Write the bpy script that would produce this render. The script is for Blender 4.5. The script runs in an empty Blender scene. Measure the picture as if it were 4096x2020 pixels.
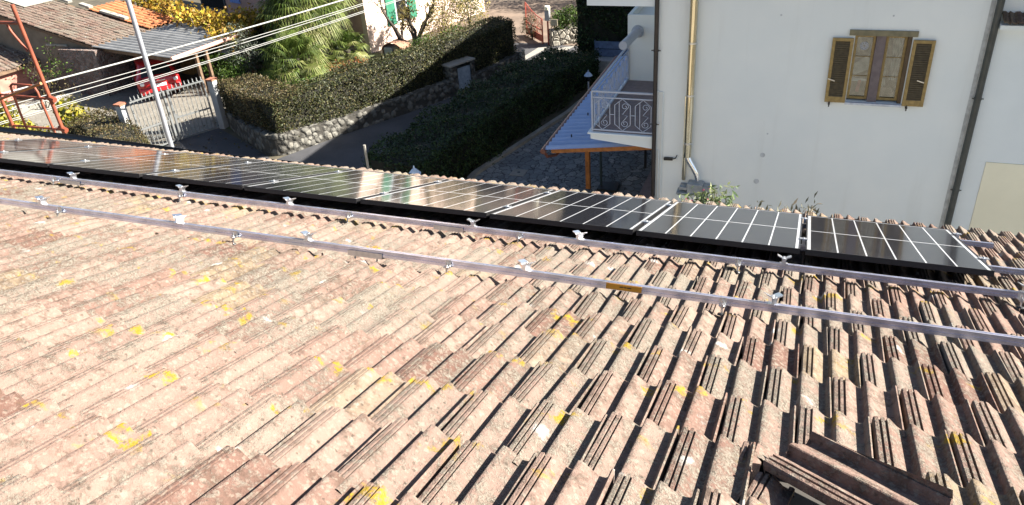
import bpy, bmesh, math, random
import numpy as np
from mathutils import Vector, Matrix
random.seed(7); rng = np.random.default_rng(7)
scene = bpy.context.scene
COL = scene.collection
R = math.radians
H = 10.0                                   # camera height above the lane
# ------------------------------------------------------------------ camera
YAW, PITCH, ROLL, F = -0.397995, 0.533335, -0.0817866, 3150.0
RP = 0.347444                              # pitch of the tiled roof
_fwd = Vector((math.sin(YAW)*math.cos(PITCH), math.cos(YAW)*math.cos(PITCH), -math.sin(PITCH)))
_r0 = Vector((math.cos(YAW), -math.sin(YAW), 0)); _u0 = _r0.cross(_fwd)
_r = _r0*math.cos(ROLL)+_u0*math.sin(ROLL); _u = -_r0*math.sin(ROLL)+_u0*math.cos(ROLL)
cd = bpy.data.cameras.new('camera'); cam = bpy.data.objects.new('camera', cd); COL.objects.link(cam)
cam.matrix_world = Matrix(((_r.x, _u.x, -_fwd.x, 0), (_r.y, _u.y, -_fwd.y, 0), (_r.z, _u.z, -_fwd.z, H), (0, 0, 0, 1)))
cd.sensor_width = 36; cd.lens = F/4096*36; cd.clip_start = .05; cd.clip_end = 400
scene.camera = cam
# ------------------------------------------------------------------ light
SUN_EL, SUN_AZ = R(33), R(21)              # azimuth measured from +X towards +Y
w = bpy.data.worlds.new('World'); scene.world = w; w.use_nodes = True
nt = w.node_tree; bg = nt.nodes['Background']
sky = nt.nodes.new('ShaderNodeTexSky'); sky.sky_type = 'NISHITA'; sky.sun_disc = False
sky.sun_elevation = SUN_EL; sky.sun_rotation = math.pi/2-SUN_AZ
nt.links.new(sky.outputs[0], bg.inputs[0]); bg.inputs[1].default_value = 0.042
sl = bpy.data.lights.new('sun', 'SUN'); so = bpy.data.objects.new('sun', sl); COL.objects.link(so)
sl.energy = 5.0; sl.angle = R(.5); sl.color = (1, .94, .84)
sdir = Vector((math.cos(SUN_EL)*math.cos(SUN_AZ), math.cos(SUN_EL)*math.sin(SUN_AZ), math.sin(SUN_EL)))
so.rotation_euler = sdir.to_track_quat('Z', 'Y').to_euler(); so.location = (30, 10, 30)
vs = scene.view_settings; vs.view_transform = 'Standard'; vs.look = 'None'; vs.gamma = 1; vs.exposure = 2.15
scene.cycles.max_bounces = 8

# ------------------------------------------------------------------ helpers: pixels of the 4096x2020 photograph to world points
def ray(px, py): return (_r*(px-2048)+_u*(1010-py)+_fwd*F)
def G(px, py, z=0.0):
    d = ray(px, py); return Vector((0, 0, H))+d*((z-H)/d.z)
def Yp(px, py, Y):
    d = ray(px, py); return Vector((0, 0, H))+d*(Y/d.y)
def Up(base, px, py):                      # height of pixel above the given ground point
    d = ray(px, py); s = math.hypot(base[0], base[1])/math.hypot(d.x, d.y); return H+d.z*s
NV = Vector((0, math.sin(RP), math.cos(RP))); SV = Vector((0, math.cos(RP), -math.sin(RP)))
HT = 1.00                                  # camera above the tile tops, square to the roof
def RPt(x, s, h=0.0): return Vector((x, 0, H))+SV*s-NV*(HT-h)
def onroof(px, py, h=0.0):
    d = ray(px, py); t = -(HT-h)/d.dot(NV); p = d*t; return p.x, p.dot(SV)

# ------------------------------------------------------------------ helpers: objects
def tag(o, label=None, cat=None, group=None, kind=None):
    if label: o['label'] = label
    if cat: o['category'] = cat
    if group: o['group'] = group
    if kind: o['kind'] = kind
    return o
def empty(name, loc, label, cat, group=None, rot=None):
    o = bpy.data.objects.new(name, None); COL.objects.link(o); o.location = loc; o.empty_display_size = .2
    if rot: o.rotation_euler = rot
    return tag(o, label, cat, group)
def wloc(o):
    v = Vector((0, 0, 0))
    while o: v += o.location; o = o.parent
    return v
def frame(d, up=Vector((0, 0, 1))):
    d = Vector(d).normalized(); a = up.cross(d)
    if a.length < 1e-4: a = Vector((1, 0, 0)).cross(d)
    a.normalize(); return a, d.cross(a)
class MB:
    def __init__(s): s.v = []; s.f = []; s.t = []; s.tint = 0.5
    def add(s, vs, fs):
        n = len(s.v); s.v += [tuple(p) for p in vs]; s.f += [[i+n for i in f] for f in fs]; s.t += [s.tint]*len(vs); return s
    def hexa(s, p): return s.add(p, [(0, 3, 2, 1), (4, 5, 6, 7), (0, 1, 5, 4), (1, 2, 6, 5), (2, 3, 7, 6), (3, 0, 4, 7)])
    def box(s, x0, y0, z0, x1, y1, z1):
        return s.hexa([(x0, y0, z0), (x1, y0, z0), (x1, y1, z0), (x0, y1, z0), (x0, y0, z1), (x1, y0, z1), (x1, y1, z1), (x0, y1, z1)])
    def bar(s, p, q, w, h, up=Vector((0, 0, 1))):
        p = Vector(p); q = Vector(q); a, b = frame(q-p, up); a = a*w/2; b = b*h/2
        return s.hexa([p-a-b, p+a-b, p+a+b, p-a+b, q-a-b, q+a-b, q+a+b, q-a+b])
    def tube(s, pts, r, n=10, cap=True):
        pts = [Vector(p) for p in pts]; rs = r if isinstance(r, (list, tuple)) else [r]*len(pts); rings = []; vs = []
        a = None
        for i, p in enumerate(pts):
            d = (pts[min(i+1, len(pts)-1)]-pts[max(i-1, 0)])
            if a is None: a, b = frame(d)
            else:
                d.normalize(); a = (a-d*a.dot(d)).normalized(); b = d.cross(a)
            for k in range(n):
                t = 2*math.pi*k/n; vs.append(p+(a*math.cos(t)+b*math.sin(t))*rs[i])
        fs = [(i*n+k, i*n+(k+1) % n, (i+1)*n+(k+1) % n, (i+1)*n+k) for i in range(len(pts)-1) for k in range(n)]
        if cap: fs += [tuple(range(n-1, -1, -1)), tuple(range((len(pts)-1)*n, len(pts)*n))]
        return s.add(vs, fs)
    def lathe(s, c, prof, n=16):
        vs = []; c = Vector(c)
        for r, z in prof:
            for k in range(n):
                t = 2*math.pi*k/n; vs.append(c+Vector((r*math.cos(t), r*math.sin(t), z)))
        m = len(prof)
        fs = [(i*n+k, i*n+(k+1) % n, (i+1)*n+(k+1) % n, (i+1)*n+k) for i in range(m-1) for k in range(n)]
        fs += [tuple(range(n-1, -1, -1)), tuple(range((m-1)*n, m*n))]
        return s.add(vs, fs)
    def prism(s, poly, z0, z1):            # poly: list of xy counter-clockwise
        n = len(poly); vs = [(x, y, z0) for x, y in poly]+[(x, y, z1) for x, y in poly]
        fs = [tuple(range(n-1, -1, -1)), tuple(range(n, 2*n))]+[(i, (i+1) % n, n+(i+1) % n, n+i) for i in range(n)]
        return s.add(vs, fs)
    def loft(s, rings, cap=True):
        n = len(rings[0]); vs = [p for r in rings for p in r]
        fs = [(i*n+k, i*n+(k+1) % n, (i+1)*n+(k+1) % n, (i+1)*n+k) for i in range(len(rings)-1) for k in range(n)]
        if cap: fs += [tuple(range(n-1, -1, -1)), tuple(range((len(rings)-1)*n, len(rings)*n))]
        return s.add(vs, fs)
    def grid(s, fn, nu, nv):
        vs = [fn(i/nu, j/nv) for j in range(nv+1) for i in range(nu+1)]
        fs = [(j*(nu+1)+i, j*(nu+1)+i+1, (j+1)*(nu+1)+i+1, (j+1)*(nu+1)+i) for j in range(nv) for i in range(nu)]
        return s.add(vs, fs)
    def build(s, name, mat, parent=None, smooth=0, bevel=0, loc=None, tint=False):
        vs = np.array(s.v, dtype=float)
        if parent is not None: off = np.array(wloc(parent))
        else:
            off = np.array(loc) if loc is not None else np.array([(vs[:, 0].min()+vs[:, 0].max())/2, (vs[:, 1].min()+vs[:, 1].max())/2, vs[:, 2].min()])
        me = bpy.data.meshes.new(name); me.from_pydata((vs-off).tolist(), [], s.f); me.materials.append(mat)
        if tint:
            a = me.attributes.new('tint', 'FLOAT', 'POINT'); a.data.foreach_set('value', s.t)
        bm = bmesh.new(); bm.from_mesh(me); bmesh.ops.recalc_face_normals(bm, faces=bm.faces); bm.to_mesh(me); bm.free()
        if smooth:
            me.polygons.foreach_set('use_smooth', [True]*len(me.polygons)); me.set_sharp_from_angle(angle=R(smooth))
        o = bpy.data.objects.new(name, me); COL.objects.link(o)
        if parent is not None: o.parent = parent
        else: o.location = off
        if bevel:
            b = o.modifiers.new('bevel', 'BEVEL'); b.width = bevel; b.segments = 2; b.limit_method = 'ANGLE'
        return o
def copy_tree(o, parent=None):
    c = o.copy(); COL.objects.link(c); c.parent = parent
    for ch in o.children: copy_tree(ch, c)
    return c
def leaves(name, P, N, size, mat, parent=None, aspect=.5, jit=.9, loc=None, tint=None):
    """many separate leaf quads as one mesh; P points, N rough outward normals (or None)"""
    P = np.asarray(P, float); n = len(P)
    d = rng.normal(size=(n, 3))
    if N is not None: d = np.asarray(N, float)*1.0+d*jit
    d /= np.linalg.norm(d, axis=1, keepdims=True)
    a = np.cross(d, rng.normal(size=(n, 3))); a /= np.linalg.norm(a, axis=1, keepdims=True); b = np.cross(d, a)
    L = size*rng.uniform(.6, 1.3, (n, 1)); W = L*aspect
    Q = np.stack([P-a*L/2, P+b*W/2+d*L*.08, P+a*L/2, P-b*W/2+d*L*.08], 1).reshape(-1, 3)
    off = np.array(wloc(parent)) if parent is not None else (np.array(loc) if loc is not None else np.array([P[:, 0].mean(), P[:, 1].mean(), P[:, 2].min()]))
    me = bpy.data.meshes.new(name); me.vertices.add(4*n); me.vertices.foreach_set('co', (Q-off).ravel())
    me.loops.add(4*n); me.loops.foreach_set('vertex_index', np.arange(4*n, dtype=np.int32))
    me.polygons.add(n); me.polygons.foreach_set('loop_start', np.arange(0, 4*n, 4, dtype=np.int32))
    me.update(calc_edges=True); me.materials.append(mat)
    t = rng.uniform(0, 1, n) if tint is None else tint
    at = me.attributes.new('tint', 'FLOAT', 'POINT'); at.data.foreach_set('value', np.repeat(t, 4))
    o = bpy.data.objects.new(name, me); COL.objects.link(o)
    if parent is not None: o.parent = parent
    else: o.location = off
    return o

# ------------------------------------------------------------------ materials
class NT:
    def __init__(s, name):
        s.m = bpy.data.materials.new(name); s.m.use_nodes = True; s.n = s.m.node_tree.nodes; s.l = s.m.node_tree.links
        s.b = s.n['Principled BSDF']
    def node(s, t, **k):
        o = s.n.new(t)
        for a, v in k.items(): setattr(o, a, v)
        return o
    def val(s, sock, v):
        if isinstance(v, bpy.types.NodeSocket): s.l.new(v, sock)
        else: sock.default_value = v
    def pos(s, scale=(1, 1, 1), obj=False):
        t = s.node('ShaderNodeTexCoord') if obj else s.node('ShaderNodeNewGeometry')
        m = s.node('ShaderNodeMapping'); s.l.new(t.outputs['Object' if obj else 'Position'], m.inputs[0]); m.inputs['Scale'].default_value = scale
        return m.outputs[0]
    def noise(s, vec, scale, detail=4, rough=.55, out=0):
        o = s.node('ShaderNodeTexNoise'); s.l.new(vec, o.inputs['Vector']); o.inputs['Scale'].default_value = scale
        o.inputs['Detail'].default_value = detail; o.inputs['Roughness'].default_value = rough; return o.outputs[out]
    def voro(s, vec, scale, feature='F1', out='Distance', rand=1):
        o = s.node('ShaderNodeTexVoronoi', feature=feature); s.l.new(vec, o.inputs['Vector']); o.inputs['Scale'].default_value = scale
        o.inputs['Randomness'].default_value = rand; return o.outputs[out]
    def math(s, op, a, b=0.0, clamp=False):
        o = s.node('ShaderNodeMath', operation=op, use_clamp=clamp); s.val(o.inputs[0], a); s.val(o.inputs[1], b); return o.outputs[0]
    def ss(s, v, a, b):                    # smooth step
        o = s.node('ShaderNodeMapRange', interpolation_type='SMOOTHSTEP'); s.val(o.inputs[0], v); o.inputs[1].default_value = a; o.inputs[2].default_value = b; return o.outputs[0]
    def mix(s, f, a, b, mode='MIX'):
        o = s.node('ShaderNodeMix', data_type='RGBA', blend_type=mode); s.val(o.inputs[0], f)
        for i, c in ((6, a), (7, b)):
            if isinstance(c, bpy.types.NodeSocket): s.l.new(c, o.inputs[i])
            else: o.inputs[i].default_value = (*c, 1)
        return o.outputs[2]
    def ramp(s, v, stops):
        o = s.node('ShaderNodeValToRGB'); s.val(o.inputs[0], v); e = o.color_ramp.elements
        while len(e) < len(stops): e.new(.5)
        for k, (p, c) in enumerate(stops): e[k].position = p; e[k].color = (*c, 1)
        return o.outputs[0]
    def attr(s, name, out='Fac'):
        o = s.node('ShaderNodeAttribute', attribute_name=name); return o.outputs[out]
    def bump(s, v, strength=.3, dist=.01):
        o = s.node('ShaderNodeBump'); s.l.new(v, o.inputs['Height']); o.inputs['Strength'].default_value = strength; o.inputs['Distance'].default_value = dist
        s.l.new(o.outputs[0], s.b.inputs['Normal'])
    def col(s, c):
        if isinstance(c, bpy.types.NodeSocket): s.l.new(c, s.b.inputs['Base Color'])
        else: s.b.inputs['Base Color'].default_value = (*c, 1)
    def done(s, rough=.8, metal=0, spec=.5):
        s.val(s.b.inputs['Roughness'], rough); s.val(s.b.inputs['Metallic'], metal); s.b.inputs['Specular IOR Level'].default_value = spec; return s.m
def simple(name, c, rough=.7, metal=0, var=.18, scale=8, bump=0, spec=.5):
    t = NT(name); n = t.noise(t.pos(), scale, 5)
    t.col(t.mix(t.ss(n, .3, .7), tuple(x*(1-var) for x in c), tuple(min(1, x*(1+var)) for x in c)))
    if bump: t.bump(n, bump, .01)
    return t.done(rough, metal, spec)
def leafmat(name, stops, trans=.25):
    t = NT(name); c = t.ramp(t.attr('tint'), stops); n = t.noise(t.pos(), .9, 3)
    c = t.mix(t.ss(n, .35, .65), t.mix(1, c, (.72, .72, .72), 'MULTIPLY'), c)
    t.col(c); m = t.done(.55, 0, .3)
    tr = t.node('ShaderNodeBsdfTranslucent'); t.l.new(c, tr.inputs[0]); mx = t.node('ShaderNodeMixShader'); mx.inputs[0].default_value = trans
    t.l.new(t.b.outputs[0], mx.inputs[1]); t.l.new(tr.outputs[0], mx.inputs[2]); t.l.new(mx.outputs[0], t.n['Material Output'].inputs[0])
    return m

def tile_material(name='clay_tile_weathered'):
    t = NT(name); p0 = t.pos(); rv = t.node('ShaderNodeAttribute', attribute_name='rnd'); sp = t.node('ShaderNodeSeparateColor'); t.l.new(rv.outputs['Color'], sp.inputs[0])
    r1, r2, v = sp.outputs[0], sp.outputs[1], sp.outputs[2]
    def warp(src, scale, amt, detail=4):
        o = t.node('ShaderNodeVectorMath', operation='ADD'); m = t.node('ShaderNodeVectorMath', operation='SCALE'); c = t.node('ShaderNodeVectorMath', operation='SUBTRACT')
        t.l.new(t.noise(src, scale, detail, .7, out=1), c.inputs[0]); c.inputs[1].default_value = (0.3300, 0.3300, 0.3300); t.l.new(c.outputs[0], m.inputs[0]); m.inputs['Scale'].default_value = amt
        t.l.new(src, o.inputs[0]); t.l.new(m.outputs[0], o.inputs[1]); return o.outputs[0]
    p = warp(p0, 60, .022)
    n1 = t.noise(p0, 16, 6, .68); n2 = t.noise(p0, .9, 3); n3 = t.noise(p0, 130, 3, .7); n4 = t.noise(p0, 45, 5, .7)
    base = t.ramp(r1, [(0, (0.1022, 0.0560, 0.0431)), (.2, (0.1407, 0.0862, 0.0680)), (.5, (0.1741, 0.1180, 0.0961)), (.8, (0.1908, 0.1397, 0.1131)), (1, (0.1711, 0.1309, 0.0867))])
    base = t.mix(t.math('MULTIPLY', t.ss(t.math('ADD', t.math('MULTIPLY', n1, .7), t.math('MULTIPLY', n2, .3)), .44, .59), .72), base, (0.0693, 0.0449, 0.0330))
    base = t.mix(t.math('MULTIPLY', t.ss(n4, .50, .62), .40), base, (0.2112, 0.1584, 0.1287))
    # grey-green lichen crust, thicker on some tiles and some stretches of the roof
    thr = t.math('ADD', t.math('MULTIPLY', r2, .20), t.math('MULTIPLY', n2, .36))
    gm = t.ss(t.math('ADD', t.math('MULTIPLY', n1, .45), t.math('ADD', t.math('MULTIPLY', n4, .55), thr)), .74, .90)
    gm = t.math('MULTIPLY', gm, t.ss(n3, .30, .62))
    base = t.mix(t.math('MULTIPLY', gm, .85), base, (0.1947, 0.1815, 0.1485))
    # small round rosettes
    for sc, a, b, lo, colr, am in ((62, .44, .28, .42, (0.2244, 0.1848, 0.1485), .5), (34, .40, .28, .62, (0.2244, 0.2079, 0.1716), .45), (48, .34, .22, .70, (0.0561, 0.0449, 0.0343), .7)):
        m = t.math('MULTIPLY', t.ss(t.voro(p, sc), a, b), t.ss(t.voro(p, sc, out='Color'), lo, lo+.05)); m = t.math('MULTIPLY', m, t.ss(n3, .28, .5))
        base = t.mix(t.math('MULTIPLY', m, am), base, colr)
    pw = warp(p0, 26, .075)
    w1 = t.math('MULTIPLY', t.ss(t.voro(pw, 6.5), .27, .10), t.ss(t.voro(pw, 6.5, out='Color'), .74, .77)); w1 = t.math('MULTIPLY', w1, t.ss(n4, .30, .48))
    base = t.mix(t.math('MULTIPLY', w1, .85), base, (0.3696, 0.3630, 0.3432))
    # yellow lichen, mostly near the lower edges
    y = t.math('MULTIPLY', t.ss(t.noise(pw, 8.5, 2), .600, .690), t.ss(n4, .40, .52)); y = t.math('MULTIPLY', y, t.ss(v, .60, .85))
    base = t.mix(t.math('MULTIPLY', y, .92), base, t.mix(n3, (0.1716, 0.0957, 0.0040), (0.3036, 0.2178, 0.0132)))
    t.col(base); bh = t.math('ADD', t.math('MULTIPLY', n3, .8), t.math('ADD', n4, t.math('MULTIPLY', gm, .6)))
    t.bump(bh, .8, .006); return t.done(.92, 0, .2)
M = {}
M['tile'] = tile_material()
M['deck'] = simple('roof_felt', (.05, .045, .04), .9)
M['mortar'] = simple('white_mortar', (0.3500, 0.3430, 0.3220), .9, scale=40, bump=.5)
M['alu'] = simple('milled_aluminium', (.70, .73, .87), .25, .85, .13, 13)
M['alu2'] = simple('cast_aluminium', (.80, .81, .83), .35, 1, .06, 80)
M['steel'] = simple('stainless_steel', (.62, .62, .62), .35, 1, .1, 40)
M['black'] = simple('black_anodised', (.012, .012, .013), .42, 0, .1, 30)
M['orange_tape'] = simple('orange_tape', (0.5950, 0.2520, 0.0140), .5)
M['ink'] = simple('black_ink', (.02, .018, .015), .6)
def panel_material():
    t = NT('solar_glass'); tc = t.node('ShaderNodeTexCoord'); s = t.node('ShaderNodeSeparateXYZ'); t.l.new(tc.outputs['Object'], s.inputs[0])
    W, L = 1.03, 1.64; x, y = s.outputs[0], s.outputs[1]
    cx = t.math('FRACT', t.math('MULTIPLY', x, 6/(W-.05)))      # local x runs 0..W-.05 inside the margin
    ln = t.math('MAXIMUM', t.math('LESS_THAN', cx, .03), t.math('GREATER_THAN', cx, .97))
    mid = t.math('LESS_THAN', t.math('ABSOLUTE', t.math('SUBTRACT', y, (L-.05)/2)), .009)
    ed = t.math('MAXIMUM', t.math('LESS_THAN', y, .0), t.math('GREATER_THAN', y, L-.05))
    ln = t.math('MAXIMUM', t.math('MAXIMUM', ln, mid), t.math('MAXIMUM', ed, t.math('MAXIMUM', t.math('LESS_THAN', x, .0), t.math('GREATER_THAN', x, W-.05))))
    sub = t.math('LESS_THAN', t.math('ABSOLUTE', t.math('SUBTRACT', t.math('FRACT', t.math('MULTIPLY', y, 20/(L-.05))), .5)), .485)
    p = t.pos(); dust = t.math('MULTIPLY', t.ss(t.noise(t.pos((9, 9, 9)), 1.0, 6, .75), .58, .8), t.ss(y, .55, .0))
    cell = t.mix(sub, (.004, .004, .005), (.010, .011, .016))
    c = t.mix(ln, cell, (.40, .41, .43)); c = t.mix(t.math('MULTIPLY', dust, .16), c, (.45, .42, .38)); c = t.mix(.012, c, (.5, .48, .44))
    t.col(c); t.b.inputs['Coat Weight'].default_value = 0; t.b.inputs['IOR'].default_value = 1.5
    return t.done(t.math('ADD', .055, t.math('MULTIPLY', t.noise(p, 6, 4), .05)), 0, .5)
M['pv'] = panel_material()

# ================================================================== OUR ROOF
PROF = np.array([(3, -10), (3.5, 24), (5, 34), (9, 38.5), (21, 40), (22.5, 30), (28, 30), (29.5, 40), (40, 40.5), (41.5, 30), (47, 30), (48.5, 40.5), (56, 39), (64, 33), (73, 24.5), (82, 17.5), (91, 12), (100, 8.5), (107, 7),
                 (111, 9), (115, 20), (118.5, 32), (121, 37.5), (125, 39.5), (134, 38), (140, 36), (149, 30), (160, 22.5), (172, 15.5), (184, 10.5), (196, 7.5), (207, 6.5), (213, 10), (217.5, 24), (220.5, 33), (225.5, 37), (230.5, 35), (231.5, -10)])/1000.0*np.array([.952, .98])
TW, TPITCH, TLEN, S0 = .2257, .360, .405, 2.318
def tile_verts(nv=4):
    """tile with its lower edge at local y = 0, upper at -TLEN; z = 0 is the tile tops' reference plane"""
    V = []; v01 = []
    for j in range(nv):
        y = -TLEN*(1-j/(nv-1)); zt = -.036+.032*(y/TPITCH)
        for u, h in PROF: V.append((u, y, h+zt)); v01.append(1+y/TLEN)
    m = len(PROF)
    F_ = [(j*m+i, j*m+i+1, (j+1)*m+i+1, (j+1)*m+i) for j in range(nv-1) for i in range(m-1)]
    b = len(V)
    for k, (u, h) in enumerate(PROF):      # lower end thickness
        V.append((u, -.004, max(h, 0)-.036-.015)); v01.append(1.0)
    F_ += [((nv-1)*m+i, (nv-1)*m+i+1, b+i+1, b+i) for i in range(m-1)]
    return np.array(V), np.array(v01), F_
TV, TV01, TF = tile_verts()
TFa = np.array(TF)
def roof_xform(A): return np.array([0, 0, H])+A[:, :1]*np.array([1, 0, 0])+A[:, 1:2]*np.array(SV)+(A[:, 2:3]-HT)*np.array(NV)
house = empty('tiled_roof_house', (-4, 3.6, 0), 'house under the sunlit weathered clay tile roof that fills the foreground', 'house')
gone = {(0, 0), (0, 1), (-1, 1)}
xs0 = -12.1
allV, allR, allF = [], [], []; base = 0
for k in range(-7, 16):
    s_edge = S0+TPITCH*k; off = -.0314 if k % 2 == 0 else -.1476
    j0 = int(math.floor((xs0-off)/TW))
    for j in range(j0, j0+74):
        x0 = off+j*TW
        if (k, j) in gone: continue
        A = TV.copy(); a = rng.normal(0, .011)
        yy = A[:, 1].copy(); A[:, 0] = A[:, 0]+a*yy
        A[:, 2] += rng.normal(0, .0032)+rng.normal(0, .016)*(A[:, 0]-.12)+rng.normal(0, .012)*yy
        A[:, 0] += x0+rng.normal(0, .002); A[:, 1] += s_edge+rng.normal(0, .009)+.006*math.sin(x0*1.3+k)
        # slightly chipped lower corners
        for _ in range(rng.choice([0, 0, 1, 1, 2])):
            c = rng.uniform(0, .22); dd = np.abs(TV[:, 0]-c); msk = (TV01 > .99) & (dd < .035); A[msk, 1] -= (rng.uniform(.003, .012)*(1-dd/.035))[msk]
        allV.append(A); r = np.zeros((len(A), 4)); r[:, 0] = np.clip(rng.normal(.52, .27), 0, 1); r[:, 1] = rng.random(); r[:, 2] = TV01; r[:, 3] = 1; allR.append(r)
        allF.append(TFa+base); base += len(A)
def np_mesh(name, V, F, mat, parent, rnd=None, smooth=35):
    V = np.asarray(V)-np.array(wloc(parent)) if parent is not None else V
    me = bpy.data.meshes.new(name); me.vertices.add(len(V)); me.vertices.foreach_set('co', V.ravel()); n = len(F)
    me.loops.add(4*n); me.loops.foreach_set('vertex_index', F.ravel().astype(np.int32)); me.polygons.add(n)
    me.polygons.foreach_set('loop_start', np.arange(0, 4*n, 4, dtype=np.int32)); me.update(calc_edges=True); me.materials.append(mat)
    if rnd is not None:
        at = me.attributes.new('rnd', 'FLOAT_COLOR', 'POINT'); at.data.foreach_set('color', rnd.ravel().astype(np.float32))
    me.polygons.foreach_set('use_smooth', [True]*n); me.set_sharp_from_angle(angle=R(smooth))
    o = bpy.data.objects.new(name, me); COL.objects.link(o); o.parent = parent; return o
np_mesh('roof', roof_xform(np.concatenate(allV)), np.concatenate(allF), M['tile'], house, np.concatenate(allR), 40)
def roofbox(mb, x0, s0, h0, x1, s1, h1):
    return mb.hexa([RPt(x0, s0, h0), RPt(x1, s0, h0), RPt(x1, s1, h0), RPt(x0, s1, h0), RPt(x0, s0, h1), RPt(x1, s0, h1), RPt(x1, s1, h1), RPt(x0, s1, h1)])
d_ = MB(); roofbox(d_, -12.1, -.3, -.25, 4.5, 7.62, -.085); d_.build('roof_deck', M['deck'], house)
M['our_plaster'] = simple('house_plaster', (.55, .48, .38), .9)
wl = MB(); wl.box(-11.7, .0, 0, 4.2, 6.4, 5.6); wl.build('wall', M['our_plaster'], house)
gt = MB()
gc = [RPt(-12.1, 7.84, .055), RPt(-9, 7.84, .022), RPt(-6.5, 7.84, -.04), RPt(4.5, 7.83, -.10)]
gprof = [(.065*math.cos(t), .065*math.sin(t)) for t in np.linspace(math.pi, 2*math.pi, 9)]+[(.061*math.cos(t), .061*math.sin(t)) for t in np.linspace(2*math.pi, math.pi, 9)]
gt.loft([[c+Vector((0, a, b)) for a, b in gprof] for c in gc]); gt.build('gutter', M['black'], house, smooth=40)

# loose tile and broken pieces beside the hole
def loose_tile(name, x, s, h, ang, tilt, label, ulim=None, length=1.0, roll=0):
    A = TV.copy(); A[:, 1] += TLEN/2; lo_ = A[:, 2] < -.036+.032*(TV[:, 1]/TPITCH)-.005; A[lo_, 2] = np.maximum(A[lo_, 2], -.012)
    Fk = TF
    if ulim: 
        keep = [f for f in TF if all(ulim[0] <= TV[i, 0] <= ulim[1] for i in f)]; Fk = keep
    A[:, 1] *= length
    under = A.copy(); under[:, 2] -= .013
    o_pts = [Vector(p) for p in A]+[Vector(p) for p in under]; m = len(A)
    F2 = [tuple(f) for f in Fk]+[tuple(i+m for i in reversed(f)) for f in Fk]
    cnt = {}
    for f in Fk:
        for a, b in zip(f, f[1:]+f[:1]): cnt[(a, b)] = 1
    F2 += [(b, a, a+m, b+m) for (a, b) in cnt if (b, a) not in cnt]
    rot = Matrix.Rotation(ang, 4, 'Z') @ Matrix.Rotation(tilt, 4, 'X') @ Matrix.Rotation(roll, 4, 'Y')
    me = bpy.data.meshes.new(name); me.from_pydata([rot @ (p-Vector((.12, 0, -.01))) for p in o_pts], [], F2)
    me.materials.append(M['tile']); at = me.attributes.new('rnd', 'FLOAT_COLOR', 'POINT')
    rr = np.zeros((2*m, 4)); rr[:, 0] = .42; rr[:, 1] = .35; rr[:, 2] = .2; rr[:, 3] = 1; at.data.foreach_set('color', rr.ravel().astype(np.float32))
    me.polygons.foreach_set('use_smooth', [True]*len(me.polygons)); me.set_sharp_from_angle(angle=R(35))
    bm = bmesh.new(); bm.from_mesh(me); bmesh.ops.delete(bm, geom=[v for v in bm.verts if not v.link_faces], context='VERTS'); bm.to_mesh(me); bm.free()
    o = bpy.data.objects.new(name, me); COL.objects.link(o); o.location = RPt(x, s, h); o.rotation_euler = (-RP, 0, 0)
    return tag(o, label, 'roof tile')
loose_tile('loose_roof_tile', .222, 2.118, .045, R(53), R(-3), 'loose brown roof tile lying slantwise across the others, beside the dark hole at lower right', roll=R(-13))
loose_tile('broken_roof_tile', .033, 2.225, -.03, R(-6), R(2), 'broken narrow piece of roof tile with a pale edge, left of the loose slanting tile', (.0, .07), .5)
loose_tile('broken_roof_tile', .066, 2.02, -.035, R(-14), R(3), 'broken grooved roof tile end under the lower side of the loose slanting tile', (.0, .11), .55)
mo = MB(); mo.grid(lambda a, b: RPt(.352+.16*a, 2.175+.03*b-.03*a, -.03+.012*math.sin(9*a)*math.sin(3.1*b)), 12, 4)
tag(mo.build('mortar_strip', M['mortar'], None, 40), 'white smear of dried mortar on the tiles beside the loose tile', 'mortar')

# ------------------------------------------------------------------ solar panels
PW, PL, PGAP, PT = 1.03, 1.64, .028, .035
PX1, PS0 = 1.10, 5.13; PH = .10             # panel top above the tile tops
def make_panel():
    root = empty('solar_panel', (0, 0, 0), '', 'solar panel', 'solar panels in a row near the eave')
    f = MB(); b = .009
    for (x0, y0, x1, y1) in ((0, 0, PW, b), (0, PL-b, PW, PL), (0, b, b, PL-b), (PW-b, b, PW, PL-b)): f.box(x0, y0, -PT, x1, y1, 0)
    f.build('frame', M['black'], root)
    bs = MB(); bs.box(b, b, -.012, PW-b, PL-b, -.008); bs.build('back_sheet', M['black'], root)
    g = MB(); m = .025
    g.add([(b-m, b-m, 0), (PW-b-m, b-m, 0), (PW-b-m, PL-b-m, 0), (b-m, PL-b-m, 0)], [(0, 1, 2, 3)])
    go = g.build('glass', M['pv'], root); go.location = (m, m, -.003)
    return root
panel = make_panel()
ORD = ['first', 'second', 'third', 'fourth', 'fifth', 'sixth', 'seventh', 'eighth', 'ninth', 'tenth']
PXS = []
for i in range(9):
    o = panel if i == 0 else copy_tree(panel)
    x0 = PX1-PW-i*(PW+PGAP); PXS.append(x0)
    o.location = RPt(x0+rng.normal(0, .002), PS0+rng.normal(0, .006), PH); o.rotation_euler = (-RP+rng.normal(0, .002), rng.normal(0, .002), 0)
    o['label'] = ('black solar panel at the right end of the row, nearest the right picture edge' if i == 0 else
                  'black solar panel at the far left end of the row' if i == 8 else 'black solar panel, %s from the right end of the row' % ORD[i])
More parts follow.
